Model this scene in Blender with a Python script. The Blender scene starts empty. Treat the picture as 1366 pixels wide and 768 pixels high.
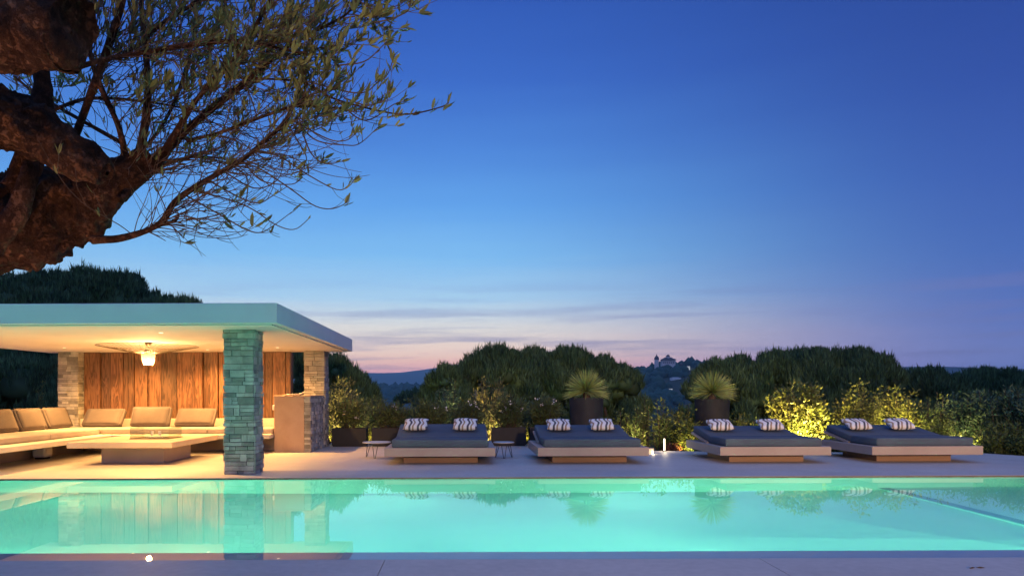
import bpy, bmesh, math, random
import numpy as np
from mathutils import Vector, Matrix, noise as mnoise
random.seed(7); RNG = np.random.default_rng(7)
R = math.radians
sc = bpy.context.scene
COL = sc.collection
CX, CY, F, H = 620.0, 525.0, 930.0, 1.35      # principal point, focal length (px) and eye height
def P(px, py, d):
    return Vector(((px-CX)/F*d, d, H-(py-CY)/F*d))

# ------------------------------------------------------------------ camera
cam = bpy.data.cameras.new('camera'); co = bpy.data.objects.new('camera', cam); COL.objects.link(co)
co.location = (0, 0, H); co.rotation_euler = (R(90), R(0.2), 0)
cam.sensor_width = 36; cam.lens = F/1366*36
cam.shift_x = (683-CX)/1366; cam.shift_y = (CY-384)/1366
cam.clip_start = .05; cam.clip_end = 30000
sc.camera = co

# ------------------------------------------------------------------ node helpers
def nmat(name):
    m = bpy.data.materials.new(name); m.use_nodes = True
    nt = m.node_tree; nt.nodes.clear()
    return m, nt
def N(nt, t, **kw):
    n = nt.nodes.new(t)
    for k, v in kw.items():
        if k.startswith('i_'):
            n.inputs[k[2:].replace('_', ' ')].default_value = v
        else: setattr(n, k, v)
    return n
def L(nt, a, b): nt.links.new(a, b)
def ramp(nt, stops, interp='LINEAR'):
    r = N(nt, 'ShaderNodeValToRGB'); cr = r.color_ramp; cr.interpolation = interp
    while len(cr.elements) > 1: cr.elements.remove(cr.elements[-1])
    cr.elements[0].position = stops[0][0]; cr.elements[0].color = (*stops[0][1], 1)
    for p, c in stops[1:]:
        e = cr.elements.new(p); e.color = (*c, 1)
    return r
def mixrgb(nt, fac, a, b, bt='MIX'):
    m = N(nt, 'ShaderNodeMix', data_type='RGBA', blend_type=bt)
    for s, v in ((0, fac), (6, a), (7, b)):
        if isinstance(v, bpy.types.NodeSocket): L(nt, v, m.inputs[s])
        else: m.inputs[s].default_value = v if s == 0 else (*v[:3], 1)
    return m.outputs[2]
def noise_col(name, c1, c2, scale=3, rough=.7, bump=.2, bscale=None, detail=6, spec=.4, island=0, stretch=None, c3=None, bdist=.01, metallic=0, fine=None):
    """two-tone noisy surface with a bump; optional variation from piece to piece"""
    m, nt = nmat(name)
    out = N(nt, 'ShaderNodeOutputMaterial'); b = N(nt, 'ShaderNodeBsdfPrincipled'); L(nt, b.outputs[0], out.inputs[0])
    tc = N(nt, 'ShaderNodeTexCoord'); vec = tc.outputs['Object']
    if stretch:
        mp = N(nt, 'ShaderNodeMapping'); mp.inputs['Scale'].default_value = stretch; L(nt, vec, mp.inputs[0]); vec = mp.outputs[0]
    n1 = N(nt, 'ShaderNodeTexNoise'); n1.inputs['Scale'].default_value = scale; n1.inputs['Detail'].default_value = detail; n1.inputs['Roughness'].default_value = .6
    L(nt, vec, n1.inputs['Vector'])
    stops = [(.3, c1), (.7, c2)] if c3 is None else [(.28, c1), (.5, c2), (.72, c3)]
    r = ramp(nt, stops); L(nt, n1.outputs[0], r.inputs[0]); c = r.outputs[0]
    if fine:
        n3 = N(nt, 'ShaderNodeTexNoise'); n3.inputs['Scale'].default_value = fine[0]; L(nt, vec, n3.inputs['Vector']); n3.inputs['Detail'].default_value = 4
        r3 = ramp(nt, [(.35, (1-fine[1],)*3), (.65, (1+fine[1],)*3)]); L(nt, n3.outputs[0], r3.inputs[0]); c = mixrgb(nt, 1, c, r3.outputs[0], 'MULTIPLY')
    if island:
        g = N(nt, 'ShaderNodeNewGeometry'); r2 = ramp(nt, [(0, (1-island,)*3), (1, (1+island,)*3)]); L(nt, g.outputs['Random Per Island'], r2.inputs[0])
        c = mixrgb(nt, 1, c, r2.outputs[0], 'MULTIPLY')
    L(nt, c, b.inputs['Base Color']); b.inputs['Roughness'].default_value = rough
    b.inputs['Specular IOR Level'].default_value = spec; b.inputs['Metallic'].default_value = metallic
    if bump:
        n2 = N(nt, 'ShaderNodeTexNoise'); n2.inputs['Scale'].default_value = bscale or scale*8; n2.inputs['Detail'].default_value = 8; L(nt, vec, n2.inputs['Vector'])
        bp = N(nt, 'ShaderNodeBump'); bp.inputs['Strength'].default_value = bump; bp.inputs['Distance'].default_value = bdist
        L(nt, n2.outputs[0], bp.inputs['Height']); L(nt, bp.outputs[0], b.inputs['Normal'])
    return m
def emis(name, c, s):
    m, nt = nmat(name); out = N(nt, 'ShaderNodeOutputMaterial'); e = N(nt, 'ShaderNodeEmission'); e.inputs[0].default_value = (*c, 1); e.inputs[1].default_value = s
    L(nt, e.outputs[0], out.inputs[0]); return m
def leaf_mat(name, c1, c2, scale=1.2, var=.45, trans=.25, rough=.5):
    m, nt = nmat(name); out = N(nt, 'ShaderNodeOutputMaterial')
    b = N(nt, 'ShaderNodeBsdfPrincipled'); t = N(nt, 'ShaderNodeBsdfTranslucent'); mx = N(nt, 'ShaderNodeMixShader'); mx.inputs[0].default_value = trans
    tc = N(nt, 'ShaderNodeTexCoord'); n1 = N(nt, 'ShaderNodeTexNoise'); n1.inputs['Scale'].default_value = scale; n1.inputs['Detail'].default_value = 4
    L(nt, tc.outputs['Object'], n1.inputs['Vector']); r = ramp(nt, [(.35, c1), (.65, c2)]); L(nt, n1.outputs[0], r.inputs[0])
    g = N(nt, 'ShaderNodeNewGeometry'); r2 = ramp(nt, [(0, (1-var,)*3), (1, (1+var,)*3)]); L(nt, g.outputs['Random Per Island'], r2.inputs[0])
    c = mixrgb(nt, 1, r.outputs[0], r2.outputs[0], 'MULTIPLY')
    L(nt, c, b.inputs['Base Color']); L(nt, c, t.inputs[0]); b.inputs['Roughness'].default_value = rough; b.inputs['Specular IOR Level'].default_value = .35
    L(nt, b.outputs[0], mx.inputs[1]); L(nt, t.outputs[0], mx.inputs[2]); L(nt, mx.outputs[0], out.inputs[0]); return m

M = {}
M['deck'] = noise_col('deck_stone', (.43, .39, .345), (.53, .485, .435), .8, .55, .12, 30, bdist=.004, fine=(14, .05))
M['coping'] = noise_col('coping_stone', (.52, .50, .48), (.60, .58, .55), 1.5, .5, .1, 40, bdist=.003)
M['edgebrown'] = noise_col('brown_coping_edge', (.10, .06, .05), (.16, .10, .08), 3, .7, .1)
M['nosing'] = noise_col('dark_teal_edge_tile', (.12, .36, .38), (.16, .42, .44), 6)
M['slot'] = noise_col('dark_slot', (.02, .02, .02), (.035, .035, .035), 4)
M['plaster'] = noise_col('white_plaster', (.66, .64, .61), (.72, .70, .67), 1.2, .8, .05, 60, bdist=.002)
M['stone'] = noise_col('grey_ledge_stone', (.22, .21, .185), (.33, .315, .275), 5, .85, .7, 60, island=.45, c3=(.44, .41, .35), bdist=.012)
M['mortar'] = noise_col('dark_mortar', (.10, .095, .085), (.16, .15, .13), 12, .95, .4)
M['barplaster'] = noise_col('bar_plaster', (.33, .21, .14), (.44, .30, .205), 1.6, .6, .1, 30, c3=(.385, .25, .17), bdist=.003)
M['benchstone'] = noise_col('bench_stone', (.56, .50, .42), (.64, .58, .50), 1.2, .7, .08, 40, bdist=.003)
M['tablestone'] = noise_col('table_stone', (.46, .36, .27), (.56, .45, .35), 1.4, .6, .08, 40, bdist=.003)
M['fabric'] = noise_col('taupe_fabric', (.115, .095, .09), (.15, .125, .115), 2.5, .95, .4, 300, bdist=.002, spec=.1)
M['seatfabric'] = noise_col('light_seat_fabric', (.34, .29, .26), (.40, .345, .31), 2.5, .95, .4, 300, bdist=.002, spec=.1)
M['bedfabric'] = noise_col('charcoal_outdoor_fabric', (.070, .092, .120), (.092, .117, .150), 2.0, .9, .4, 320, bdist=.002, spec=.15)
M['bedframe'] = noise_col('pale_frame_stone', (.34, .265, .215), (.41, .325, .265), 2.0, .65, .1, 40, bdist=.003)
M['bedbase'] = noise_col('brown_plinth_wood', (.20, .12, .075), (.28, .17, .11), 2.0, .6, .1, 40, stretch=(1, 8, 8))
M['black'] = noise_col('black_planter', (.007, .007, .008), (.012, .012, .013), 6, .6, .1)
M['pot'] = noise_col('dark_grey_pot', (.010, .011, .013), (.018, .019, .022), 5, .7, .15)
M['metal'] = noise_col('dark_metal', (.03, .03, .032), (.05, .05, .05), 10, .4, 0, metallic=.8)
M['tabletop'] = noise_col('pale_tabletop', (.42, .42, .42), (.5, .5, .5), 5, .4, 0)
M['brass'] = noise_col('bronze_wire', (.10, .07, .04), (.14, .10, .06), 10, .4, 0, metallic=.7)
M['ceramic'] = noise_col('white_ceramic', (.72, .70, .66), (.8, .78, .74), 5, .25, 0)
M['soil'] = noise_col('dark_soil', (.02, .015, .01), (.05, .04, .03), 12, .95, .6)
M['bulb'] = emis('warm_bulb', (1, .54, .19), 1600)
M['glowglass'] = emis('warm_glowing_glass', (1, .62, .28), 5)
M['spotface'] = emis('downlight_face', (1, .72, .42), 4)
M['bollardglow'] = emis('bollard_glow', (1, .85, .6), 6)
M['glowwall'] = emis('far_glowing_facade', (.8, .85, .9), .55)  # house walls emit: their light is put into the material

def wood_mat():
    m, nt = nmat('reddish_timber_boards'); out = N(nt, 'ShaderNodeOutputMaterial'); b = N(nt, 'ShaderNodeBsdfPrincipled'); L(nt, b.outputs[0], out.inputs[0])
    tc = N(nt, 'ShaderNodeTexCoord'); g = N(nt, 'ShaderNodeNewGeometry')
    add = N(nt, 'ShaderNodeVectorMath', operation='ADD'); L(nt, tc.outputs['Object'], add.inputs[0])
    mul = N(nt, 'ShaderNodeMath', operation='MULTIPLY'); L(nt, g.outputs['Random Per Island'], mul.inputs[0]); mul.inputs[1].default_value = 37
    cb = N(nt, 'ShaderNodeCombineXYZ'); L(nt, mul.outputs[0], cb.inputs[2]); L(nt, mul.outputs[0], cb.inputs[0]); L(nt, cb.outputs[0], add.inputs[1])
    mp = N(nt, 'ShaderNodeMapping'); mp.inputs['Scale'].default_value = (9, 9, .9); L(nt, add.outputs[0], mp.inputs[0])
    n1 = N(nt, 'ShaderNodeTexNoise'); n1.inputs['Scale'].default_value = 1; n1.inputs['Detail'].default_value = 3; n1.inputs['Distortion'].default_value = 1.6; L(nt, mp.outputs[0], n1.inputs['Vector'])
    w = N(nt, 'ShaderNodeMath', operation='MULTIPLY'); L(nt, n1.outputs[0], w.inputs[0]); w.inputs[1].default_value = 26
    s = N(nt, 'ShaderNodeMath', operation='SINE'); L(nt, w.outputs[0], s.inputs[0])
    mr = N(nt, 'ShaderNodeMapRange'); mr.inputs[1].default_value = -1; mr.inputs[2].default_value = 1; L(nt, s.outputs[0], mr.inputs[0])
    r = ramp(nt, [(0, (.09, .044, .02)), (.45, (.165, .082, .041)), (1, (.23, .12, .062))]); L(nt, mr.outputs[0], r.inputs[0])
    r2 = ramp(nt, [(0, (.6, .6, .6)), (.5, (1, .92, .85)), (1, (1.35, 1.2, 1.1))]); L(nt, g.outputs['Random Per Island'], r2.inputs[0])
    L(nt, mixrgb(nt, 1, r.outputs[0], r2.outputs[0], 'MULTIPLY'), b.inputs['Base Color']); b.inputs['Roughness'].default_value = .6
    bp = N(nt, 'ShaderNodeBump'); bp.inputs['Strength'].default_value = .3; bp.inputs['Distance'].default_value = .004; L(nt, mr.outputs[0], bp.inputs['Height']); L(nt, bp.outputs[0], b.inputs['Normal'])
    return m
M['wood'] = wood_mat()

def liner_mat():
    m, nt = nmat('pool_liner'); out = N(nt, 'ShaderNodeOutputMaterial'); b = N(nt, 'ShaderNodeBsdfPrincipled'); L(nt, b.outputs[0], out.inputs[0])
    tc = N(nt, 'ShaderNodeTexCoord'); n = N(nt, 'ShaderNodeTexNoise'); n.inputs['Scale'].default_value = .7; n.inputs['Detail'].default_value = 3; L(nt, tc.outputs['Object'], n.inputs['Vector'])
    r = ramp(nt, [(.3, (.36, .74, .68)), (.7, (.44, .80, .74))]); L(nt, n.outputs[0], r.inputs[0]); L(nt, r.outputs[0], b.inputs['Base Color']); b.inputs['Roughness'].default_value = .8
    b.inputs['Specular IOR Level'].default_value = .1
    return m
M['liner'] = liner_mat()
def water_mat():
    m, nt = nmat('pool_water'); out = N(nt, 'ShaderNodeOutputMaterial'); g = N(nt, 'ShaderNodeBsdfGlass'); g.inputs['IOR'].default_value = 1.333; g.inputs['Roughness'].default_value = 0
    g.inputs['Color'].default_value = (1, 1, 1, 1)
    tc = N(nt, 'ShaderNodeTexCoord'); n = N(nt, 'ShaderNodeTexNoise'); n.inputs['Scale'].default_value = 1.1; n.inputs['Detail'].default_value = 2; L(nt, tc.outputs['Object'], n.inputs['Vector'])
    bp = N(nt, 'ShaderNodeBump'); bp.inputs['Strength'].default_value = .006; bp.inputs['Distance'].default_value = .02; L(nt, n.outputs[0], bp.inputs['Height']); L(nt, bp.outputs[0], g.inputs['Normal'])
    L(nt, g.outputs[0], out.inputs[0]); return m
M['water'] = water_mat()
def thin_glass():
    m, nt = nmat('clear_glass'); out = N(nt, 'ShaderNodeOutputMaterial'); t = N(nt, 'ShaderNodeBsdfTransparent'); g = N(nt, 'ShaderNodeBsdfGlossy'); g.inputs['Roughness'].default_value = .02
    fr = N(nt, 'ShaderNodeFresnel'); fr.inputs[0].default_value = 1.5; mx = N(nt, 'ShaderNodeMixShader'); hf = N(nt, 'ShaderNodeMath', operation='MULTIPLY'); hf.inputs[1].default_value = .45; L(nt, fr.outputs[0], hf.inputs[0]); L(nt, hf.outputs[0], mx.inputs[0]); L(nt, t.outputs[0], mx.inputs[1]); L(nt, g.outputs[0], mx.inputs[2])
    t.inputs[0].default_value = (.93, .95, .94, 1); L(nt, mx.outputs[0], out.inputs[0]); return m
M['glass'] = thin_glass()
def shade_glass():
    m, nt = nmat('smoked_glass_shade'); out = N(nt, 'ShaderNodeOutputMaterial'); t = N(nt, 'ShaderNodeBsdfTransparent'); g = N(nt, 'ShaderNodeBsdfTranslucent'); g.inputs[0].default_value = (.8, .7, .55, 1)
    mx = N(nt, 'ShaderNodeMixShader'); mx.inputs[0].default_value = .07; L(nt, t.outputs[0], mx.inputs[1]); L(nt, g.outputs[0], mx.inputs[2]); L(nt, mx.outputs[0], out.inputs[0]); return m
M['shade'] = shade_glass()
def pillow_mat():
    m, nt = nmat('zigzag_pillow_fabric'); out = N(nt, 'ShaderNodeOutputMaterial'); b = N(nt, 'ShaderNodeBsdfPrincipled'); L(nt, b.outputs[0], out.inputs[0]); b.inputs['Roughness'].default_value = .95; b.inputs['Specular IOR Level'].default_value = .1
    tc = N(nt, 'ShaderNodeTexCoord'); sp = N(nt, 'ShaderNodeSeparateXYZ'); L(nt, tc.outputs['Object'], sp.inputs[0])
    def mth(op, a, bb=None):
        n = N(nt, 'ShaderNodeMath', operation=op)
        for i, v in enumerate((a, bb)):
            if v is None: continue
            if isinstance(v, bpy.types.NodeSocket): L(nt, v, n.inputs[i])
            else: n.inputs[i].default_value = v
        return n.outputs[0]
    w = mth('MULTIPLY', mth('SINE', mth('MULTIPLY', sp.outputs[1], 25)), .020)
    u = mth('FRACT', mth('MULTIPLY', mth('ADD', sp.outputs[0], mth('ADD', w, 5)), 5.6))
    r = ramp(nt, [(0, (.72, .72, .70)), (.30, (.09, .09, .11)), (.55, (.72, .72, .70)), (.72, (.33, .24, .17)), (.92, (.72, .72, .70))], 'CONSTANT'); L(nt, u, r.inputs[0]); L(nt, r.outputs[0], b.inputs['Base Color'])
    return m
M['pillow'] = pillow_mat()
def bark_mat():
    m, nt = nmat('olive_bark'); out = N(nt, 'ShaderNodeOutputMaterial'); b = N(nt, 'ShaderNodeBsdfPrincipled'); L(nt, b.outputs[0], out.inputs[0]); b.inputs['Roughness'].default_value = .9; b.inputs['Specular IOR Level'].default_value = .15
    tc = N(nt, 'ShaderNodeTexCoord'); n = N(nt, 'ShaderNodeTexNoise'); n.inputs['Scale'].default_value = 7; n.inputs['Detail'].default_value = 9; n.inputs['Roughness'].default_value = .7; L(nt, tc.outputs['Object'], n.inputs['Vector'])
    r = ramp(nt, [(.36, (.022, .014, .010)), (.52, (.10, .052, .03)), (.72, (.26, .145, .08))]); L(nt, n.outputs[0], r.inputs[0])
    v = N(nt, 'ShaderNodeTexVoronoi', feature='DISTANCE_TO_EDGE'); v.inputs['Scale'].default_value = 14
    mp = N(nt, 'ShaderNodeMapping'); mp.inputs['Scale'].default_value = (1, 1, .55); L(nt, tc.outputs['Object'], mp.inputs[0])
    mxv = N(nt, 'ShaderNodeVectorMath', operation='ADD'); L(nt, mp.outputs[0], mxv.inputs[0])
    sc_ = N(nt, 'ShaderNodeVectorMath', operation='SCALE'); sc_.inputs['Scale'].default_value = .5; L(nt, n.outputs['Color'], sc_.inputs[0]); L(nt, sc_.outputs[0], mxv.inputs[1]); L(nt, mxv.outputs[0], v.inputs['Vector'])
    r2 = ramp(nt, [(0, (.62, .58, .55)), (.2, (1, 1, 1))]); L(nt, v.outputs[0], r2.inputs[0])
    L(nt, mixrgb(nt, 1, r.outputs[0], r2.outputs[0], 'MULTIPLY'), b.inputs['Base Color'])
    a = N(nt, 'ShaderNodeMath', operation='MULTIPLY_ADD'); L(nt, r2.outputs[0], a.inputs[0]); a.inputs[1].default_value = .5; L(nt, n.outputs[0], a.inputs[2])
    bp = N(nt, 'ShaderNodeBump'); bp.inputs['Strength'].default_value = 1; bp.inputs['Distance'].default_value = .035; L(nt, a.outputs[0], bp.inputs['Height']); L(nt, bp.outputs[0], b.inputs['Normal'])
    return m
M['bark'] = bark_mat()
M['twig'] = noise_col('twig_bark', (.05, .035, .025), (.10, .07, .045), 20, .85, .3)
M['oliveleaf'] = leaf_mat('olive_leaves', (.08, .13, .05), (.18, .20, .07), 3, .4, .3)
M['pine'] = leaf_mat('pine_needles', (.028, .078, .032), (.10, .175, .07), .8, .65, .1, .7)
M['oleander'] = leaf_mat('oleander_leaves', (.06, .09, .025), (.12, .15, .045), 1.2, .45, .2)
M['dryshrub'] = leaf_mat('olive_brown_leaves', (.12, .12, .035), (.19, .17, .06), 1.2, .4, .2)
M['laurel'] = leaf_mat('laurel_leaves', (.07, .11, .03), (.14, .17, .04), 1.2, .45, .25)
M['bright'] = leaf_mat('yellow_green_leaves', (.11, .14, .025), (.20, .20, .045), 1.5, .45, .25)
M['darkshrub'] = leaf_mat('grey_green_leaves', (.05, .10, .05), (.09, .15, .07), 1.2, .4, .15)
M['yucca'] = leaf_mat('yucca_blades', (.27, .34, .08), (.42, .46, .16), 2, .35, .15)
M['flower'] = noise_col('white_petals', (.7, .66, .6), (.8, .78, .74), 6)
M['redleaf'] = leaf_mat('reddish_leaves', (.16, .05, .03), (.25, .08, .04), 2, .3, .2)
M['trunk'] = noise_col('pine_bark', (.06, .04, .03), (.12, .08, .06), 3, .9, .6, 12)
M['ground'] = noise_col('scrub_ground', (.030, .040, .018), (.060, .060, .032), .25, .95, .3, 3, c3=(.04, .055, .022))
M['farwood'] = noise_col('far_forest', (.02, .06, .045), (.045, .10, .07), .03, .95, 0)
M['farwall'] = noise_col('far_pale_wall', (.72, .62, .58), (.78, .70, .66), .5, .9, 0)
M['farroof'] = noise_col('far_dark_roof', (.10, .07, .07), (.14, .10, .09), .5, .9, 0)
M['yellowwall'] = noise_col('far_white_wall', (.7, .7, .68), (.78, .78, .76), .5, .9, 0)

# ------------------------------------------------------------------ object helpers
def link(name, me, mat, parent=None):
    o = bpy.data.objects.new(name, me); COL.objects.link(o)
    if mat is not None: me.materials.append(mat)
    if parent is not None:
        o.parent = parent
        # vertices come in world space: bring them into the parent's frame
        o.matrix_parent_inverse = Matrix.Identity(4)
        w = parent.matrix_basis if parent.parent is None else parent.parent.matrix_basis @ parent.matrix_basis
        me.transform(w.inverted())
    return o
def obj(name, bm, mat, parent=None, smooth=False):
    me = bpy.data.meshes.new(name); bm.to_mesh(me); bm.free()
    if smooth: me.polygons.foreach_set('use_smooth', [True]*len(me.polygons))
    return link(name, me, mat, parent)
def nobj(name, verts, faces, mat, parent=None, smooth=False):
    verts = np.asarray(verts, dtype=np.float32).reshape(-1, 3); faces = np.asarray(faces, dtype=np.int32)
    k = faces.shape[1]; me = bpy.data.meshes.new(name)
    me.vertices.add(len(verts)); me.vertices.foreach_set('co', verts.ravel())
    me.loops.add(faces.size); me.loops.foreach_set('vertex_index', faces.ravel())
    me.polygons.add(len(faces)); me.polygons.foreach_set('loop_start', np.arange(0, faces.size, k, dtype=np.int32))
    me.polygons.foreach_set('loop_total', np.full(len(faces), k, dtype=np.int32))
    if smooth: me.polygons.foreach_set('use_smooth', np.ones(len(faces), dtype=bool))
    me.update(calc_edges=True); me.validate()
    return link(name, me, mat, parent)
def empty(name, loc, rz=0):
    o = bpy.data.objects.new(name, None); COL.objects.link(o); o.location = loc; o.rotation_euler = (0, 0, rz); o.empty_display_size = .1
    o.matrix_basis = Matrix.Translation(loc) @ Matrix.Rotation(rz, 4, 'Z')
    return o
def tag(o, label=None, cat=None, group=None, kind=None):
    if label: o['label'] = label
    if cat: o['category'] = cat
    if group: o['group'] = group
    if kind: o['kind'] = kind
    return o
def box(bm, x0, x1, y0, y1, z0, z1, bev=0, seg=2):
    r = bmesh.ops.create_cube(bm, size=1); vs = r['verts']
    for v in vs:
        v.co = Vector(((x0+x1)/2+v.co.x*(x1-x0), (y0+y1)/2+v.co.y*(y1-y0), (z0+z1)/2+v.co.z*(z1-z0)))
    if bev:
        es = list({e for v in vs for e in v.link_edges}); bmesh.ops.bevel(bm, geom=es, offset=bev, segments=seg, affect='EDGES', profile=.5)
def BX(name, dims, mat, parent=None, bev=0, seg=2, smooth=False):
    bm = bmesh.new(); box(bm, *dims, bev=bev, seg=seg); return obj(name, bm, mat, parent, smooth)
def prism(bm, pts, z0, z1):
    a = [bm.verts.new((x, y, z0)) for x, y in pts]; b = [bm.verts.new((x, y, z1)) for x, y in pts]
    n = len(pts)
    bm.faces.new(b); bm.faces.new(a[::-1])
    for i in range(n): bm.faces.new((a[i], a[(i+1) % n], b[(i+1) % n], b[i]))
def lathe(bm, cx, cy, prof, seg=32):
    rings = []
    for r, z in prof:
        rings.append([bm.verts.new((cx+r*math.cos(2*math.pi*k/seg), cy+r*math.sin(2*math.pi*k/seg), z)) for k in range(seg)])
    for a, b in zip(rings, rings[1:]):
        for k in range(seg): bm.faces.new((a[k], a[(k+1) % seg], b[(k+1) % seg], b[k]))
    return rings
def tube_np(pts, rad, seg=8, disp=None):
    """verts, faces of a tube along pts with radius per point"""
    pts = np.array([tuple(p) for p in pts], float); n = len(pts)
    t = np.gradient(pts, axis=0); t /= np.linalg.norm(t, axis=1)[:, None]+1e-9
    up = np.array([0, 0, 1.0]) if abs(t[0][2]) < .9 else np.array([1.0, 0, 0])
    vs = []
    u = np.cross(t[0], up); u /= np.linalg.norm(u)
    for i in range(n):
        u = u-t[i]*np.dot(u, t[i]); u /= np.linalg.norm(u)+1e-9; w = np.cross(t[i], u)
        for k in range(seg):
            a = 2*math.pi*k/seg; d = math.cos(a)*u+math.sin(a)*w; r = rad[i]
            if disp: r *= disp(pts[i]+d*r, r)
            vs.append(pts[i]+d*r)
    fs = []
    for i in range(n-1):
        for k in range(seg): fs.append((i*seg+k, i*seg+(k+1) % seg, (i+1)*seg+(k+1) % seg, (i+1)*seg+k))
    return vs, fs
class Acc:
    def __init__(s): s.v = []; s.f = []; s.n = 0
    def add(s, v, f):
        v = np.asarray(v, float).reshape(-1, 3); s.v.append(v); s.f.append(np.asarray(f, int)+s.n); s.n += len(v)
    def obj(s, name, mat, parent=None, smooth=False):
        return nobj(name, np.concatenate(s.v), np.concatenate(s.f), mat, parent, smooth)
def resample(pts, m):
    """Catmull-Rom through points (any dimension)"""
    p = np.array([tuple(q) for q in pts], float); p = np.vstack([2*p[0]-p[1], p, 2*p[-1]-p[-2]]); out = []
    k = len(p)-3
    for s in np.linspace(0, k-1e-6, m):
        i = int(s); t = s-i; a, b, c, d = p[i:i+4]
        out.append(.5*((2*b)+(c-a)*t+(2*a-5*b+4*c-d)*t*t+(3*b-a-3*c+d)*t**3))
    return np.array(out)
def leaves_np(pos, dirs, length, width, seed=0, fold=.0):
    """rhombus leaves: pos (n,3) base, dirs (n,3) unit, length/width arrays"""
    n = len(pos); g = np.random.default_rng(seed)
    rnd = g.normal(size=(n, 3)); side = np.cross(dirs, rnd); side /= np.linalg.norm(side, axis=1)[:, None]+1e-9
    length = np.broadcast_to(length, n)[:, None]; width = np.broadcast_to(width, n)[:, None]
    mid = pos+dirs*length*.45
    v = np.stack([pos, mid+side*width/2, pos+dirs*length, mid-side*width/2], 1).reshape(-1, 3)
    f = np.arange(4*n).reshape(n, 4)
    return v, f
def blades6(pos, dirs, length, width, seed=0):
    n = len(pos); g = np.random.default_rng(seed); side = unit(np.cross(dirs, g.normal(size=(n, 3)))); nrm = unit(np.cross(dirs, side))
    l = np.broadcast_to(length, n)[:, None]; w = np.broadcast_to(width, n)[:, None]*.5; c = nrm*l*.06
    v = np.stack([pos, pos+dirs*l*.28+side*w*.9+c, pos+dirs*l*.68+side*w*.85+c, pos+dirs*l, pos+dirs*l*.68-side*w*.85+c, pos+dirs*l*.28-side*w*.9+c], 1).reshape(-1, 3)
    return v, np.arange(6*n).reshape(n, 6)
def unit(a): return a/(np.linalg.norm(a, axis=-1, keepdims=True)+1e-9)

# ------------------------------------------------------------------ terrain
def gz(x, y):
    r = math.hypot(x, y); z = -.25
    if y > 18: z -= .13*(min(y, 60)-18)
    if y > 60: z -= .07*(min(y, 260)-60)
    s = max(0, abs(x)-16); z -= .03*min(s, 200)*(1 if y > -5 else .2)
    z = max(z, -26)
    def bump(cx, cy, sx, sy, h, rot=0):
        dx, dy = x-cx, y-cy; c, s_ = math.cos(rot), math.sin(rot); u, v = dx*c+dy*s_, -dx*s_+dy*c
        return h*math.exp(-(u/sx)**2-(v/sy)**2)
    sy = 420 if y < 930 else 200
    z += bump(262, 930, 105, sy, 45)+bump(420, 1000, 160, sy, 34)+bump(150, 1000, 60, 300, 26)          # town hill
    z += bump(-60, 1500, 330, 300, 33)+bump(-420, 1700, 250, 300, 30)+bump(10, 420, 45, 90, 14)
    z += bump(1900, 2600, 900, 500, 92)+bump(1200, 2900, 700, 400, 78)
    z += bump(100, 6200, 700, 700, 175)+bump(-1300, 6400, 1300, 700, 175)+bump(900, 6600, 900, 700, 120)+bump(2600, 6500, 1500, 700, 120)
    z += bump(-4500, 6000, 2500, 1000, 260)+bump(5200, 5500, 1800, 900, 240)
    if r > 60:
        k = min(1, (r-60)/300); z += k*(mnoise.noise(Vector((x*.006, y*.006, 0)))*7+mnoise.noise(Vector((x*.03, y*.03, 2)))*2.2)
    if r > 2500: z += mnoise.noise(Vector((x*.0012, y*.0012, 5)))*26
    if -13 < x < 13 and 3 < y < 13.5: z = -2.6
    elif -14 < x < 13 and y < 16: z = min(z, -.6)
    return z
rads = [0, 1.5, 3, 4.2, 5.2, 6.2]
while rads[-1] < 9500: rads.append(rads[-1]*1.045+.35)
NA = 300; V = []; Fq = []
for r in rads:
    for k in range(NA):
        u = k/NA*2-1
        a = math.copysign(abs(u)**1.6, u)*math.pi      # denser in front (+Y)
        x, y = r*math.sin(a), r*math.cos(a); V.append((x, y, gz(x, y)))
for i in range(len(rads)-1):
    for k in range(NA): Fq.append((i*NA+k, (i+1)*NA+k, (i+1)*NA+(k+1) % NA, i*NA+(k+1) % NA))
tag(nobj('ground', V, np.array(Fq)[:, ::-1], M['ground'], smooth=True), kind='structure')

# ------------------------------------------------------------------ pool and deck
WZ = -.026; XL, XR, YN, YF = -12.0, 12.0, 6.09, 11.3
bm = bmesh.new()
def quad(bm, a, b, c, d): bm.faces.new([bm.verts.new(p) for p in (a, b, c, d)])
PD = -1.5
quad(bm, (XL, YN, PD), (6.74, YN, PD), (6.74, YF, PD), (XL, YF, PD))
steps = [(6.74, -1.30), (9.0, -1.05)]
zprev = PD
for i, (x, z) in enumerate(steps):
    x2 = steps[i+1][0] if i+1 < len(steps) else XR
    quad(bm, (x, YN, zprev), (x, YN, z), (x, YF, z), (x, YF, zprev)); quad(bm, (x, YN, z), (x2, YN, z), (x2, YF, z), (x, YF, z)); zprev = z
YW = YF-.012; quad(bm, (XL, YW, PD), (XR, YW, PD), (XR, YW, WZ+.004), (XL, YW, WZ+.004)); quad(bm, (XL, YW, WZ+.004), (XR, YW, WZ+.004), (XR, YF, WZ+.004), (XL, YF, WZ+.004))
quad(bm, (XL, YN, PD), (XL, YN, WZ-.02), (XR, YN, WZ-.02), (XR, YN, PD))
quad(bm, (XL+.006, YN, PD), (XL+.006, YF, PD), (XL+.006, YF, -.02), (XL+.006, YN, -.02))
quad(bm, (XR-.006, YN, PD), (XR-.006, YN, -.02), (XR-.006, YF, -.02), (XR-.006, YF, PD))
tag(obj('pool_basin', bm, M['liner']), kind='structure')
tag(BX('coping_edge', (XL, XR, YF-.018, YF-.001, WZ-.02, -.003), M['edgebrown']), kind='structure')
tag(BX('step_edge', (6.70, 6.86, YN+.01, YF-.01, -1.34, -1.29), M['nosing']), kind='structure')
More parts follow.
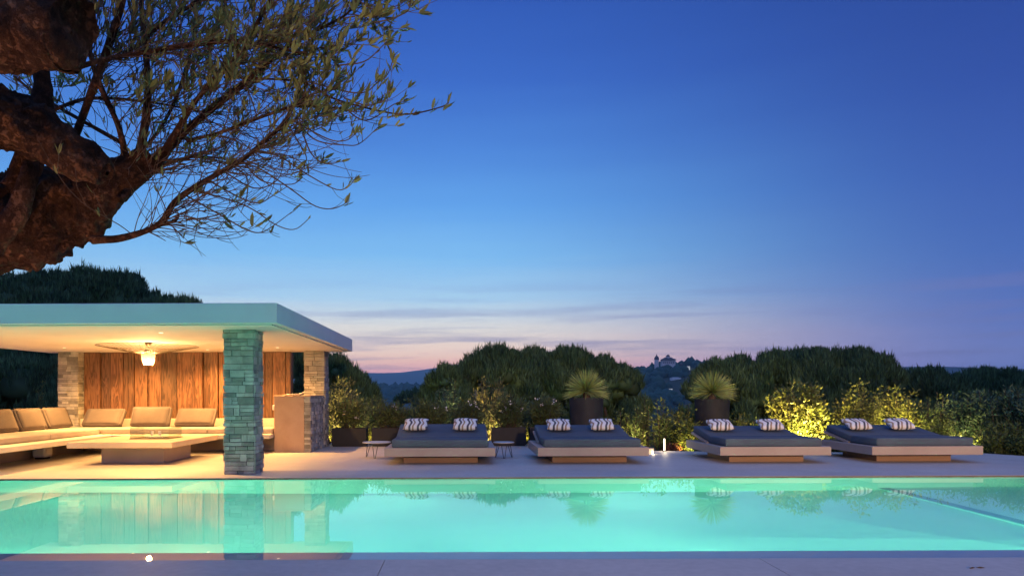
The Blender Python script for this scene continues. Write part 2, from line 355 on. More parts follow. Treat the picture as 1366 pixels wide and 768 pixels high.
tag(BX('overflow_ledge', (XL, XR, 5.765, YN-.001, -.4, WZ-.012), M['coping']), kind='structure')
tag(BX('overflow_slot', (XL, XR, 5.70, 5.762, -.4, -.05), M['slot']), kind='structure')
bm = bmesh.new(); quad(bm, (XL-.01, 5.764, WZ), (XR+.01, 5.764, WZ), (XR+.01, YF+.012, WZ), (XL-.01, YF+.012, WZ))
tag(obj('water', bm, M['water']), kind='structure')
# deck slabs: the near one is cut into big tiles by 4 mm joints
bm = bmesh.new()
prism(bm, [(-16, YF), (XR+.0, YF), (XR, 14.6), (11.8, 14.7), (11.45, 15.4), (4.15, 16.35), (3.9, 19.4), (-16, 19.4)], -.7, 0)
tag(obj('far_deck', bm, M['deck']), kind='structure')
xs = [-16, -13.0, -9.8, -6.9, -3.9, -.655, 2.4, 5.4, 8.4, 12, 16]
bm = bmesh.new()
for a, b in zip(xs, xs[1:]):
    box(bm, a+.003, b-.003, 1.9, 5.70, -.6, 0); box(bm, a+.003, b-.003, -2.2, 1.894, -.6, 0); box(bm, a+.003, b-.003, -9, -2.206, -.6, 0)
box(bm, -16, 16, -8.9, 5.69, -.62, -.02)
tag(obj('near_deck', bm, M['deck']), kind='structure')
tag(BX('left_deck', (-16, XL, 5.70, YF-.002, -.6, -.001), M['deck']), kind='structure')
tag(BX('right_deck', (XR, 16, 5.70, 13.2, -.6, -.001), M['deck']), kind='structure')
# dark leaf lying on the near coping
v, f = leaves_np(np.array([[3.85, 5.33, .006], [3.92, 5.36, .006]]), unit(np.array([[.9, .3, 0], [.7, -.2, 0]])), .07, .02, 1)
tag(nobj('fallen_leaf', v, f, M['twig']), 'dark dry leaf fallen on the pale pool coping at the lower right', 'leaf')

# ------------------------------------------------------------------ pavilion
pav = empty('garden_pavilion', (-6.8, 14.7, 0))
tag(pav, 'flat roofed open pool pavilion with stone columns and a timber back wall', 'pavilion')
RX0, RX1, RY0, RY1, RZ0, RZ1 = -11.0, -2.97, 11.04, 18.45, 2.48, 2.80
roof = BX('roof', (RX0, RX1, RY0, RY1, RZ0, RZ1), M['plaster'], pav, bev=.008, seg=1)
BX('soffit_trim', (RX0+.12, RX1-.12, RY0+.12, RY1-.12, RZ0-.025, RZ0-.002), M['plaster'], roof)
DL = [(-5.4, 12.4), (-9.3, 12.4), (-9.3, 16.2), (-8.1, 17.0), (-6.3, 17.1), (-4.4, 16.4)]
for x, y in DL:
    bm = bmesh.new(); lathe(bm, x, y, [(.0, RZ0-.030), (.038, RZ0-.030)], 20); dl = obj('downlight', bm, M['spotface'], roof)
def stone_column(x0, x1, y0, y1, z1, seed, parent, name='stone_column', faces='fblr'):
    g = random.Random(seed); bm = bmesh.new(); box(bm, x0+.03, x1-.03, y0+.03, y1-.03, 0, z1)
    core = obj(name, bm, M['mortar'], parent)
    bm = bmesh.new(); z = 0.0
    while z < z1-.01:
        h = g.choice([.045, .06, .07, .085, .10, .13]); h = min(h, z1-z)
        if z1-z-h < .03: h = z1-z
        def run(a, b, f):
            p = a
            while p < b-1e-3:
                l = g.uniform(.09, .33); q = p+l
                if b-q < .07: q = b
                # some tall courses split into two thin stones
                zz = [(z, z+h)] if h < .11 or g.random() < .65 else [(z, z+h*.5), (z+h*.5, z+h)]
                for c0, c1 in zz: f(p, q, c0+.003, c1-.003, g.uniform(0, .03))
                p = q
        t = .05
        def st(a, b, c, d, e, ff): box(bm, a, b, c, d, e, ff, bev=.004, seg=1)
        if 'f' in faces: run(x0, x1, lambda p, q, a, b, o: st(p+.002, q-.002, y0-o, y0+t, a, b))
        if 'b' in faces: run(x0, x1, lambda p, q, a, b, o: st(p+.002, q-.002, y1-t, y1+o, a, b))
        if 'r' in faces: run(y0+.001, y1-.001, lambda p, q, a, b, o: st(x1-t-.001, x1+o-.004, p+.002, q-.002, a, b))
        if 'l' in faces: run(y0+.001, y1-.001, lambda p, q, a, b, o: st(x0-o+.004, x0+t+.001, p+.002, q-.002, a, b))
        z += h
    obj('stone_cladding', bm, M['stone'], core)
    return core
stone_column(-4.09, -3.58, 11.84, 12.35, RZ0-.026, 1, pav)
stone_column(-10.35, -9.84, 11.84, 12.35, RZ0-.026, 2, pav)
stone_column(-4.09, -3.58, 17.80, 18.31, RZ0-.026, 3, pav)
stone_column(-10.38, -9.87, 17.80, 18.31, RZ0-.026, 4, pav)
# timber wall: boards of uneven width and depth
g = random.Random(5); bm = bmesh.new(); x = -9.86
while x < -4.53:
    w = g.choice([.14, .2, .26, .34, .42]); w = min(w, -4.5-x); d = g.choice([0, .03, .06, .09])
    box(bm, x+.008, x+w-.008, 18.10-d, 18.26, .02, RZ0-.027, bev=.004, seg=1); x += w
wallw = obj('timber_wall', bm, M['wood'], pav)
BX('wall_back', (-9.86, -4.5, 18.262, 18.30, .0, RZ0-.03), M['metal'], wallw)
BX('low_back_wall', (-9.86, -4.475, 17.86, 18.02, 0, .74), M['benchstone'], pav, bev=.006, seg=1)
BX('side_back_wall', (-10.95, -10.6, 12.4, 17.79, 0, .55), M['benchstone'], pav, bev=.006, seg=1)

# corner bench
bench = empty('corner_bench', (-9.2, 16.6, 0)); tag(bench, 'pale stone L-shaped lounge bench with long taupe seat mattresses under the pavilion roof', 'bench')
bm = bmesh.new(); prism(bm, [(-10.6, 11.9), (-8.1, 11.9), (-8.1, 15.95), (-4.475, 15.95), (-4.475, 17.86), (-10.6, 17.86)], .34, .43); obj('bench_slab', bm, M['benchstone'], bench)
bm = bmesh.new(); prism(bm, [(-10.55, 12.0), (-9.25, 12.0), (-9.25, 16.9), (-4.6, 16.9), (-4.6, 17.8), (-10.55, 17.8)], 0, .34); obj('bench_plinth', bm, M['tablestone'], bench)
for k, (a, b) in enumerate(((-8.54, -6.05), (-6.04, -4.5))):
    BX('seat_mattress', (a, b, 16.35, 17.84, .432, .555), M['seatfabric'], bench, bev=.03, seg=3, smooth=True)
for a, b in ((11.95, 14.4), (14.41, 16.33)):
    BX('seat_mattress', (-10.2, -8.56, a, b, .432, .555), M['seatfabric'], bench, bev=.03, seg=3, smooth=True)
BX('seat_mattress', (-10.2, -8.56, 16.35, 17.84, .432, .555), M['seatfabric'], bench, bev=.03, seg=3, smooth=True)

def cushion_mesh(w, h, t, seed=0, pinch=.06):
    """pillow centred on origin in XY plane, thickness along z"""
    n = 18; vs = []; fs = []
    for s in (1, -1):
        for j in range(n+1):
            for i in range(n+1):
                u = i/n*2-1; v = j/n*2-1
                th = ((1-abs(u)**2.6)*(1-abs(v)**2.6))**.45 if abs(u) < 1 and abs(v) < 1 else 0
                px = u*w/2*(1-pinch*(1-v*v)); py = v*h/2*(1-pinch*(1-u*u))
                wr = mnoise.noise(Vector((u*2, v*2, seed+s)))*.12
                vs.append((px, py, s*t/2*th*(1+wr)))
    m = (n+1)**2
    for s in (0, 1):
        for j in range(n):
            for i in range(n):
                a = s*m+j*(n+1)+i; q = (a, a+1, a+n+2, a+n+1); fs.append(q if s == 0 else q[::-1])
    me = bpy.data.meshes.new('pillow'); me.from_pydata(vs, [], fs); bm = bmesh.new(); bm.from_mesh(me); bmesh.ops.remove_doubles(bm, verts=bm.verts, dist=1e-5); bm.to_mesh(me); bm.free()
    me.polygons.foreach_set('use_smooth', [True]*len(me.polygons)); return me
def box_cushion(name, w, h, t):
    bm = bmesh.new(); box(bm, -w/2, w/2, -h/2, h/2, -t/2, t/2)
    bmesh.ops.subdivide_edges(bm, edges=bm.edges[:], cuts=6, use_grid_fill=True)
    for v in bm.verts:
        u, q = v.co.x/(w/2), v.co.y/(h/2); v.co.z += math.copysign(.25*t*(1-u*u)*(1-q*q), v.co.z)
        k = 1-.05*abs(v.co.z/(t/2))**2; v.co.x *= k; v.co.y *= k
    bmesh.ops.bevel(bm, geom=[e for e in bm.edges if e.calc_face_angle(0) > .8], offset=.025, segments=3, affect='EDGES')
    me = bpy.data.meshes.new(name); bm.to_mesh(me); bm.free(); me.polygons.foreach_set('use_smooth', [True]*len(me.polygons)); return me
bc = box_cushion('back_cushion', .98, .52, .16)
# back row: lean against the low wall
for px, lean, lab in ((137, 38, 'taupe back cushion nearest the left rear stone column, against the timber wall'),
                      (200, 22, 'light taupe back cushion in the middle, below the glowing pendant lamp'),
                      (260, 38, 'taupe back cushion against the timber wall, next to the teal lit stone column')):
    o = link('back_cushion', bc.copy(), M['fabric']); X = (px-CX)/F*17.4
    o.rotation_euler = (R(90-lean), 0, 0); o.location = (X, 17.48+.0, .80 if lean < 30 else .775)
    tag(o, lab, 'cushion', 'taupe cushions along the corner bench')
for Y, lab in ((14.72, 'taupe cushion at the left picture edge, standing on the side bench'),
               (15.76, 'pale taupe cushion standing second in the row on the left bench'),
               (16.80, 'pale taupe cushion on the left bench nearest the rear stone column')):
    o = link('back_cushion', bc.copy(), M['fabric']); o.rotation_euler = (R(68), 0, R(90)); o.location = (-9.85, Y, .80)
    tag(o, lab, 'cushion', 'taupe cushions along the corner bench')

# white rounded stool tucked below the left bench
st = empty('stone_stool', (-9.0, 14.85, 0)); tag(st, 'small pale rounded stool tucked below the left bench ledge', 'stool')
bm = bmesh.new(); box(bm, -9.15, -8.85, 14.7, 15.0, .03, .27, bev=.06, seg=4); obj('stool_body', bm, M['ceramic'], st, True)
BX('stool_foot', (-9.1, -8.9, 14.75, 14.95, 0, .03), M['metal'], st)

# low stone table
tb = empty('low_table', (-6.6, 14.5, 0)); tag(tb, 'broad low stone coffee table with a recessed block base in the pavilion', 'table')
BX('tabletop', (-7.6, -5.59, 13.3, 15.75, .335, .446), M['tablestone'], tb, bev=.006, seg=1)
BX('table_base', (-7.22, -5.98, 13.84, 15.2, 0, .335), M['tablestone'], tb, bev=.006, seg=1)
# glass fire screen on it
fs_ = empty('glass_fire_screen', (-6.47, 14.6, .446)); tag(fs_, 'clear glass box with a small burner standing on the low stone table', 'fire screen')
x0, x1, y0, y1, z0, z1 = -6.87, -6.07, 14.3, 14.95, .462, .68
for d in ((x0, x1, y0, y0+.008), (x0, x1, y1-.008, y1), (x0, x0+.008, y0+.009, y1-.009), (x1-.008, x1, y0+.009, y1-.009)):
    BX('glass_pane', (*d, z0, z1), M['glass'], fs_)
BX('tray', (x0-.01, x1+.01, y0-.01, y1+.01, .4465, .461), M['brass'], fs_)
BX('burner', (-6.66, -6.3, 14.5, 14.75, .462, .475), M['tabletop'], fs_)
for x in (-6.56, -6.40):
    bm = bmesh.new(); lathe(bm, x, 14.62, [(.0, .501), (.03, .501), (.03, .60), (0, .60)], 14); obj('candle', bm, M['ceramic'], fs_)

# bar counter
bar = empty('bar_counter', (-4.0, 17.0, 0)); tag(bar, 'square plaster and dry stone bar counter at the right end of the pavilion', 'bar counter')
BX('counter_block', (-4.46, -3.76, 16.3, 17.79, 0, 1.30), M['barplaster'], bar, bev=.005, seg=1)
BX('countertop', (-4.47, -3.60, 16.29, 17.79, 1.301, 1.325), M['barplaster'], bar, bev=.004, seg=1)
stone_column(-3.758, -3.61, 16.31, 17.79, 1.30, 9, bar, 'stone_facing', 'fr')
bm = bmesh.new(); box(bm, -4.56, -4.462, 16.5, 16.62, .98, 1.10, bev=.01); obj('socket_box', bm, M['ceramic'], bar)
dish = empty('serving_dish', (-4.1, 16.8, 1.326)); tag(dish, 'flat white serving dish lying on top of the bar counter', 'dish')
bm = bmesh.new(); rr = lathe(bm, -4.12, 16.8, [(0, 1.327), (.12, 1.328), (.20, 1.35), (.21, 1.362), (.19, 1.352), (.0, 1.336)], 32); obj('plate', bm, M['ceramic'], dish, True)
bm = bmesh.new(); v, f = tube_np([(-3.97, 16.7, 1.36), (-3.90, 16.68, 1.385), (-3.84, 16.66, 1.40)], [.008, .007, .01], 8); 
nobj('serving_spoon', v, f, M['ceramic'], dish); bm.free()

# pendant lamp with a wide wire disc
pd = empty('pendant_lamp', (-6.67, 14.7, RZ0-.03)); tag(pd, 'pendant lamp with glowing glass cylinder under a wide disc of thin wires', 'pendant lamp')
cx, cy = -6.67, 14.7
bm = bmesh.new(); lathe(bm, cx, cy, [(.075, RZ0-.027), (.07, RZ0-.05), (.03, RZ0-.10), (0, RZ0-.11)], 20); obj('ceiling_rose', bm, M['brass'], pd, True)
v, f = tube_np([(cx, cy, RZ0-.1), (cx, cy, 2.22)], [.006, .006], 6); nobj('cord', v, f, M['brass'], pd)
A = Acc()
RW = 1.0
for k in range(56):
    a = 2*math.pi*k/56; pts = [(cx+r*math.cos(a+tw), cy+r*math.sin(a+tw), z) for r, z, tw in ((.07, 2.30, 0), (.10, 2.22, .05), (.3, 2.235, .12), (.62, 2.30, .2), (RW, 2.375, .26))]
    v, f = tube_np(resample(pts, 12), [.0024]*12, 4); A.add(v, f)
for r, z in ((RW, 2.375), (.10, 2.22), (.07, 2.30)):
    v, f = tube_np([(cx+r*math.cos(2*math.pi*k/60), cy+r*math.sin(2*math.pi*k/60), z) for k in range(61)], [.004]*61, 5); A.add(v, f)
A.obj('wire_disc', M['brass'], pd)
bm = bmesh.new(); lathe(bm, cx, cy, [(.135, 2.205), (.128, 2.10), (.105, 2.0), (.09, 1.97)], 28); obj('glass_shade', bm, M['shade'], pd, True)
bm = bmesh.new(); bmesh.ops.create_uvsphere(bm, u_segments=20, v_segments=12, radius=.048, matrix=Matrix.Translation((cx, cy, 2.04))); obj('bulb', bm, M['bulb'], pd, True)
bm = bmesh.new(); lathe(bm, cx, cy, [(.03, 2.22), (.03, 2.11), (0, 2.11)], 14); obj('bulb_socket', bm, M['brass'], pd)

# ------------------------------------------------------------------ daybeds
def daybed(cx, ztop, label):
    w = 1.06; y0, y1 = 13.3, 15.35
    r = empty('daybed', (cx, 14.3, 0)); tag(r, label, 'daybed', 'double daybeds lined up along the far side of the pool')
    bm = bmesh.new(); box(bm, cx-w, cx+w, y0, y1, .155, .32, bev=.006, seg=1); obj('frame', bm, M['bedframe'], r)
    BX('base', (cx-.73, cx+.73, 13.72, 14.95, 0, .155), M['bedbase'], r)
    mw = .93; yc = 14.28
    BX('mattress', (cx-mw, cx+mw, y0+.07, yc, .321, .475), M['bedfabric'], r, bev=.03, seg=3, smooth=True)
    # raised headrest part: slab rotated about the crease
    a = math.atan2(ztop-.475, 1.0); Ln = 1.02
    bm = bmesh.new(); box(bm, cx-mw, cx+mw, 0, Ln, -.14, 0, bev=.03, seg=3)
    T = Matrix.Translation((0, yc-.03, .475)) @ Matrix.Rotation(a, 4, 'X')
    bm.transform(T); h = obj('headrest_mattress', bm, M['bedfabric'], r, True)
    bm = bmesh.new(); box(bm, cx-mw-.03, cx+mw+.03, .05, Ln+.02, -.185, -.142); bm.transform(T); obj('headrest_panel', bm, M['bedframe'], r)
    v, f = tube_np([(cx-mw+.02, y0+.067, .335), (cx+mw-.02, y0+.067, .335)], [.006, .006], 6); nobj('piping', v, f, M['bedfabric'], r)
    for zz, yy in ((.478, yc-.45),):
        v, f = tube_np([(cx-mw+.03, yy, .4755), (cx+mw-.03, yy, .4755)], [.004, .004], 6); nobj('seam', v, f, M['bedfabric'], r)
    return a, yc, T
pm = [cushion_mesh(.52, .42, .17, s) for s in range(8)]
beds = [(-.48, .70, 'dark grey double daybed closest to the pavilion, beside the round side table', (-.55, .49), ('left', 'right')),
        (2.45, .67, 'dark grey double daybed in front of the tall yucca pot, second from the pavilion', (-.47, .44), 0),
        (5.93, .635, 'dark grey double daybed before the brightest uplit bush, third from the pavilion', (-.54, .52), 0),
        (8.83, .645, 'dark grey double daybed at the far right end of the deck', (-.55, .35), 0)]
plabs = ['wavy striped pillow on the left of the daybed closest to the pavilion', 'wavy striped pillow on the right of the daybed closest to the pavilion',
         'wavy striped pillow on the left side of the daybed before the first tall yucca pot', 'wavy striped pillow on the right side of the daybed before the first tall yucca pot',
         'slanting striped pillow below the second yucca pot', 'slanting striped pillow in front of the brightest uplit bush',
         'striped pillow on the left half of the last daybed at far right', 'striped pillow on the right half of the last daybed at far right']
k = 0
for cx_, zt, lab, offs, _ in beds:
    a, yc, T = daybed(cx_, zt, lab)
    for o_ in offs:
        me = pm[k]; o = link('striped_pillow', me, M['pillow']); tilt = a+R(14)
        base = T @ Vector((cx_+o_, .50, .085+.012))
        o.location = base+Vector((0, 0, .03)); o.rotation_euler = (tilt, random.uniform(-.02, .02), random.uniform(-.06, .06))
        tag(o, plabs[k], 'pillow', 'wavy striped pillows on the daybeds'); k += 1

def side_table(x, y, r, label):
    t = empty('side_table', (x, y, 0)); tag(t, label, 'side table', 'round side tables between the daybeds')
    bm = bmesh.new(); lathe(bm, x, y, [(0, .315), (r-.005, .315), (r, .32), (r, .332), (r-.005, .336), (0, .336)], 32); obj('tabletop', bm, M['tabletop'], t)
    for q in range(3):
        a = q*2*math.pi/3+.5; c = Vector((x, y, 0)); d = Vector((math.cos(a), math.sin(a), 0)); s = Vector((-d.y, d.x, 0))
        foot = c+d*(r-.02)+Vector((0, 0, .007)); pts = [c+d*(r-.10)+s*.06+Vector((0, 0, .315)), foot+s*.012, foot-s*.012, c+d*(r-.10)-s*.06+Vector((0, 0, .315))]
        v, f = tube_np(pts, [.007]*4, 6); nobj('leg', v, f, M['metal'], t)
side_table(-1.88, 14.85, .30, 'small round side table between the bar counter and the first daybed')
side_table(.82, 14.7, .22, 'small round side table between the two left daybeds')

# ------------------------------------------------------------------ planters, pots and plants
def blades(cx, cy, cz, n, ln, w, seed, droop=.25):
    g = np.random.default_rng(seed); A = Acc(); V = []; Fc = []
    for i in range(n):
        az = g.uniform(0, 2*math.pi); el = math.asin(g.uniform(-.30, 1)) ; l = ln*g.uniform(.8, 1.1)
        d = np.array([math.cos(az)*math.cos(el), math.sin(az)*math.cos(el), math.sin(el)]); s = unit(np.cross(d, g.normal(size=3)))
        p0 = np.array([cx, cy, cz])+d*.05; k0 = len(V)
        for j in range(5):
            t = j/4; p = p0+d*l*t+np.array([0, 0, -droop*l*t*t*.35*math.cos(el)]); ww = w*(1-t)**.7*(.6+.4*min(1, t*4+.3))+.001
            V += [p+s*ww/2, p-s*ww/2]
        for j in range(4): a = k0+2*j; Fc.append((a, a+1, a+3, a+2))
    return V, Fc
def round_pot(cx, cy, r, h, base_z, lab, plab, seed):
    p = empty('round_planter', (cx, cy, base_z)); tag(p, lab, 'planter', 'tall round planters holding yuccas')
    bm = bmesh.new(); lathe(bm, cx, cy, [(0, base_z), (r*.86, base_z), (r*.875, base_z+.02), (r*.99, h-.03), (r, h), (r-.05, h), (r-.06, h-.05), (0, h-.05)], 48); obj('pot_shell', bm, M['pot'], p, False)
    bm = bmesh.new(); lathe(bm, cx, cy, [(r-.065, h-.045), (0, h-.03)], 32); obj('soil', bm, M['soil'], p)
    y = empty('yucca_plant', (cx, cy, h-.04)); tag(y, plab, 'yucca', 'spiky yuccas in tall pots')
    V, Fc = blades(cx, cy, h+.17, 760, .55, .020, seed); nobj('leaf_rosette', V, Fc, M['yucca'], y)
    v, f = tube_np([(cx, cy, h-.04), (cx+.01, cy, h+.08), (cx, cy, h+.2)], [.10, .09, .06], 10); nobj('stem', v, f, M['trunk'], y, True)
round_pot(3.07, 17.6, .43, 1.24, 0, 'tall dark round pot behind the second daybed from the pavilion', 'spiky yucca in the pot behind the second daybed, left of the two yuccas', 21)
round_pot(6.24, 17.6, .425, 1.20, -.25, 'tall dark round pot behind the third daybed, near the glowing bollard', 'spiky yucca in the pot right of the glowing bollard', 22)

def shrub(name, cx, cy, z0, h, wx, wy, nstem, nleaf, ll, lw, mat, lab, cat, seed, upright=.6, group=None, flowers=0, column=False, bushy=1.0):
    g = np.random.default_rng(seed); r = empty(name, (cx, cy, z0)); tag(r, lab, cat, group)
    A = Acc(); P0 = []; D0 = []
    for i in range(nstem):
        az = g.uniform(0, 2*math.pi); q = math.sqrt(g.uniform(0, 1))
        bx, by = cx+q*wx*.35*math.cos(az), cy+q*wy*.35*math.sin(az)
        hh = h*(1-.30*q*q)*(g.uniform(.62, .95) if g.random() < .78 else g.uniform(.95, 1.07))
        tx, ty = cx+q*wx*math.cos(az), cy+q*wy*math.sin(az)
        pts = resample([(bx, by, z0), ((bx*.5+tx*.5), (by*.5+ty*.5), z0+hh*.5), (tx+g.normal()*.04, ty+g.normal()*.04, z0+hh)], 7)
        v, f = tube_np(pts, np.linspace(.012, .003, 7), 4); A.add(v, f)
        n = int(nleaf*g.uniform(.7, 1.3))
        s = g.uniform(.06 if column else .12, 1, n)**.8*5.99; i0 = s.astype(int); fr = (s-i0)[:, None]
        p = pts[i0]*(1-fr)+pts[i0+1]*fr
        rad = g.normal(size=(n, 3)); rad = unit(rad)
        off = rad*np.array([1, 1, .5])*(.03+.10*bushy*g.random((n, 1))); P0.append(p+off)
        D0.append(unit(unit(rad*np.array([1, 1, .4]))*(1-upright)+np.array([0, 0, 1.0])*upright+g.normal(size=(n, 3))*.35))
    p = np.concatenate(P0); d = np.concatenate(D0); n = len(p)
    v, f = leaves_np(p, d, ll*g.uniform(.6, 1.2, n), lw*g.uniform(.7, 1.2, n), seed)
    nobj('foliage', v, f, mat, r); A.obj('stems', M['twig'], r)
    if flowers:
        idx = g.choice(n, flowers*2, replace=False); idx = idx[np.argsort(-p[idx, 2])][:flowers]; q = p[idx]+np.array([0, -.06, .03]); q = np.repeat(q, 7, 0)+g.normal(size=(flowers*7, 3))*.022
        v, f = leaves_np(q, unit(g.normal(size=q.shape)), .05, .04, seed+1); nobj('blossoms', v, f, M['flower'], r)
    return r

# black trough planters with oleanders
tl = ['black trough planter next to the stone bar counter', 'black trough planter behind the first side table', 'black trough planter behind the left half of the first daybed',
      'black trough planter behind the right half of the first daybed', 'black trough planter behind the side table between two daybeds', 'black trough planter just left of the second daybed pillows']
for i, x in enumerate((-3.0, -1.97, -.92, .12, 1.14, 2.1)):
    if i in (5,): x = 2.12
    w = .44; y0, y1 = 18.0, 18.45
    t = empty('trough_planter', (x, 18.2, 0)); tag(t, tl[i], 'planter', 'black trough planters along the back of the deck')
    bm = bmesh.new(); z1 = .47
    for dims in ((x-w, x+w, y0, y0+.02), (x-w, x+w, y1-.02, y1), (x-w, x-w+.02, y0+.021, y1-.021), (x+w-.02, x+w, y0+.021, y1-.021)): box(bm, *dims, .03, z1)
    box(bm, x-w+.021, x+w-.021, y0+.021, y1-.021, .0, .05); obj('trough', bm, M['black'], t)
    BX('soil', (x-w+.022, x+w-.022, y0+.022, y1-.022, .051, .42), M['soil'], t)
    ol = ['white flowering oleander in the trough beside the bar counter', 'white flowering oleander in the trough behind the first side table', 'dark oleander behind the left pillow of the first daybed',
          'oleander behind the right pillow of the first daybed', 'white flowering oleander in the trough between the first two daybeds', 'oleander left of the first tall yucca pot']
    shrub('oleander', x, 18.22, .42, (.86, .78, .72, .8, .9, .85)[i], .50, .24, 34, 60, .15, .024, M['oleander'], ol[i], 'oleander', 40+i, .45, 'oleanders growing in the black troughs', flowers=(5, 4, 2, 3, 7, 3)[i])

def G(px, d): return (px-CX)/F*d
# small bright ground shrubs lit from behind the troughs
for i, (px, lab) in enumerate(((437, 'bright yellow green ground shrub against the bar side wall'), (494, 'bright yellow green sprig showing between the first two trough planters'), (701, 'bright yellow green sprig beside the trough planter behind the middle side table'))):
    shrub('ground_shrub', G(px, 18.9), 18.9, 0 if px < 880 else -.2, .62, .26, .2, 12, 50, .07, .035, M['bright'], lab, 'shrub', 70+i, .3, 'bright ground shrubs behind the troughs')
# larger bushes beyond the troughs
def bigbush(px, top, hw, d, mat, lab, seed, n=60, nl=90, ll=.13, lw=.03, up=.5, name='garden_shrub', fl=0, bushy=1.6):
    z0 = gz(G(px, d), d) if d > 19 else -.3
    h = H-(top-CY)/F*d-z0
    shrub(name, G(px, d), d, z0, h, hw/F*d, .8, n, nl, ll, lw, mat, lab, 'shrub', seed, up, 'shrubs bordering the deck', flowers=fl, bushy=bushy)
bigbush(452, 500, 30, 21.5, M['dryshrub'], 'yellowish bush right behind the stone bar and rear column', 80)
bigbush(496, 528, 28, 20.8, M['oleander'], 'round dark bush behind the first two trough planters', 81)
bigbush(560, 528, 30, 20.2, M['oleander'], 'low green bush above the left pillow of the first daybed', 82, fl=2)
bigbush(603, 510, 34, 22, M['darkshrub'], 'dense grey green bush at the left foot of the middle pines', 83)
bigbush(655, 503, 34, 21.4, M['dryshrub'], 'tall yellowish loose bush behind the first daybed, right end', 84, up=.7)
bigbush(712, 512, 34, 22, M['darkshrub'], 'grey green bush left of the first tall yucca', 85)
bigbush(690, 535, 26, 20, M['oleander'], 'green bush with white blossoms behind the middle side table', 86, fl=7)
bigbush(622, 537, 28, 19.8, M['oleander'], 'green bush directly above the right pillow of the first daybed', 87, fl=3)
bigbush(735, 536, 20, 19.8, M['oleander'], 'narrow flowering bush touching the first tall yucca pot', 88, fl=4)
# young upright laurels between the two pots
ulab = ['young upright laurel right beside the first tall pot', 'low young laurel second from the first tall pot', 'young upright laurel halfway between first pot and bollard', 'tallest young laurel left of the bollard light',
        'young upright laurel just left of the glowing bollard', 'young laurel just behind the glowing bollard']
for i, (px, top, d) in enumerate(((812, 556, 17.9), (828, 548, 18.1), (846, 545, 17.7), (861, 533, 18.2), (880, 532, 17.9), (899, 537, 18.3))):
    z0 = -.28; shrub('young_laurel', G(px, d), d, z0, H-(top-CY)/F*d-z0, .32, .3, 20, 55, .10, .035, M['laurel'], ulab[i], 'laurel', 100+i, .55, 'young laurels planted behind the deck', bushy=.7)
# uplit bushes
bigbush(915, 540, 15, 17.3, M['bright'], 'uplit yellow green bush at the left side of the second tall pot', 110, 26, 70, .09, .045, .35, 'uplit_bush')
bigbush(979, 548, 13, 17.6, M['bright'], 'uplit bush hugging the right side of the second tall pot', 111, 26, 70, .09, .045, .35, 'uplit_bush')
bigbush(1063, 505, 36, 17.4, M['bright'], 'largest and brightest uplit bush, behind the third daybed', 112, 85, 120, .105, .05, .45, 'uplit_bush')
bigbush(1143, 514, 25, 17.3, M['bright'], 'uplit bush with pointed shoots left behind the last daybed', 113, 60, 110, .085, .042, .45, 'uplit_bush')
bigbush(1190, 513, 21, 17.5, M['bright'], 'uplit bush with a tall thin shoot behind the last daybed, right half', 114, 50, 110, .085, .042, .45, 'uplit_bush')
# darker shrubs
bigbush(1008, 556, 22, 18.2, M['laurel'], 'dim low bush between the second pot and the brightest bush', 115)
rl = ['dim slender laurel right of the uplit bushes', 'dim slender laurel, second right of the uplit bushes', 'dim slender tall laurel above the last daybed foot end']
for i, (px, top, d) in enumerate(((1222, 532, 17.3), (1238, 534, 17.2), (1254, 526, 17.1))):
    z0 = -.3; shrub('young_laurel', G(px, d), d, z0, H-(top-CY)/F*d-z0, .24, .25, 16, 60, .09, .035, M['laurel'], rl[i], 'laurel', 120+i, .6, 'young laurels planted behind the deck', bushy=.6)
bigbush(1285, 524, 40, 17.8, M['darkshrub'], 'broad dim shrub right of the last daybed', 125, 80, 100)
bigbush(1332, 516, 36, 17.2, M['darkshrub'], 'tall dim grey green shrub near the right picture edge', 126, 80, 100)
bigbush(1375, 516, 34, 16.4, M['darkshrub'], 'dim shrub cut by the right picture edge', 127, 70, 100)
bigbush(1345, 570, 40, 15.9, M['laurel'], 'low dark shrub at the deck corner on the right', 128, 60, 90, bushy=1.2)
bigbush(1240, 562, 30, 17.0, M['laurel'], 'low dark shrub behind the foot end of the last daybed', 129, 40, 90)
bigbush(1130, 560, 22, 16.9, M['laurel'], 'low dark shrub in the gap between the last two daybeds', 130, 40, 80)
bigbush(940, 575, 24, 17.0, M['laurel'], 'low dark shrub behind the left corner of the third daybed', 131, 40, 80)
shrub('red_ground_plant', G(896, 16.9), 16.9, -.25, .42, .22, .15, 14, 40, .08, .02, M['redleaf'], 'small reddish plant just right of the glowing bollard', 'plant', 132, .7)
# narrow cypress left of the rear left column
shrub('narrow_cypress', G(57, 20.5), 20.5, gz(-12, 20.5), 1.35+.5-gz(-12, 20.5), .14, .14, 14, 120, .09, .02, M['bright'], 'narrow young cypress left of the rear left stone column', 'cypress', 140, .85, column=True, bushy=.5)

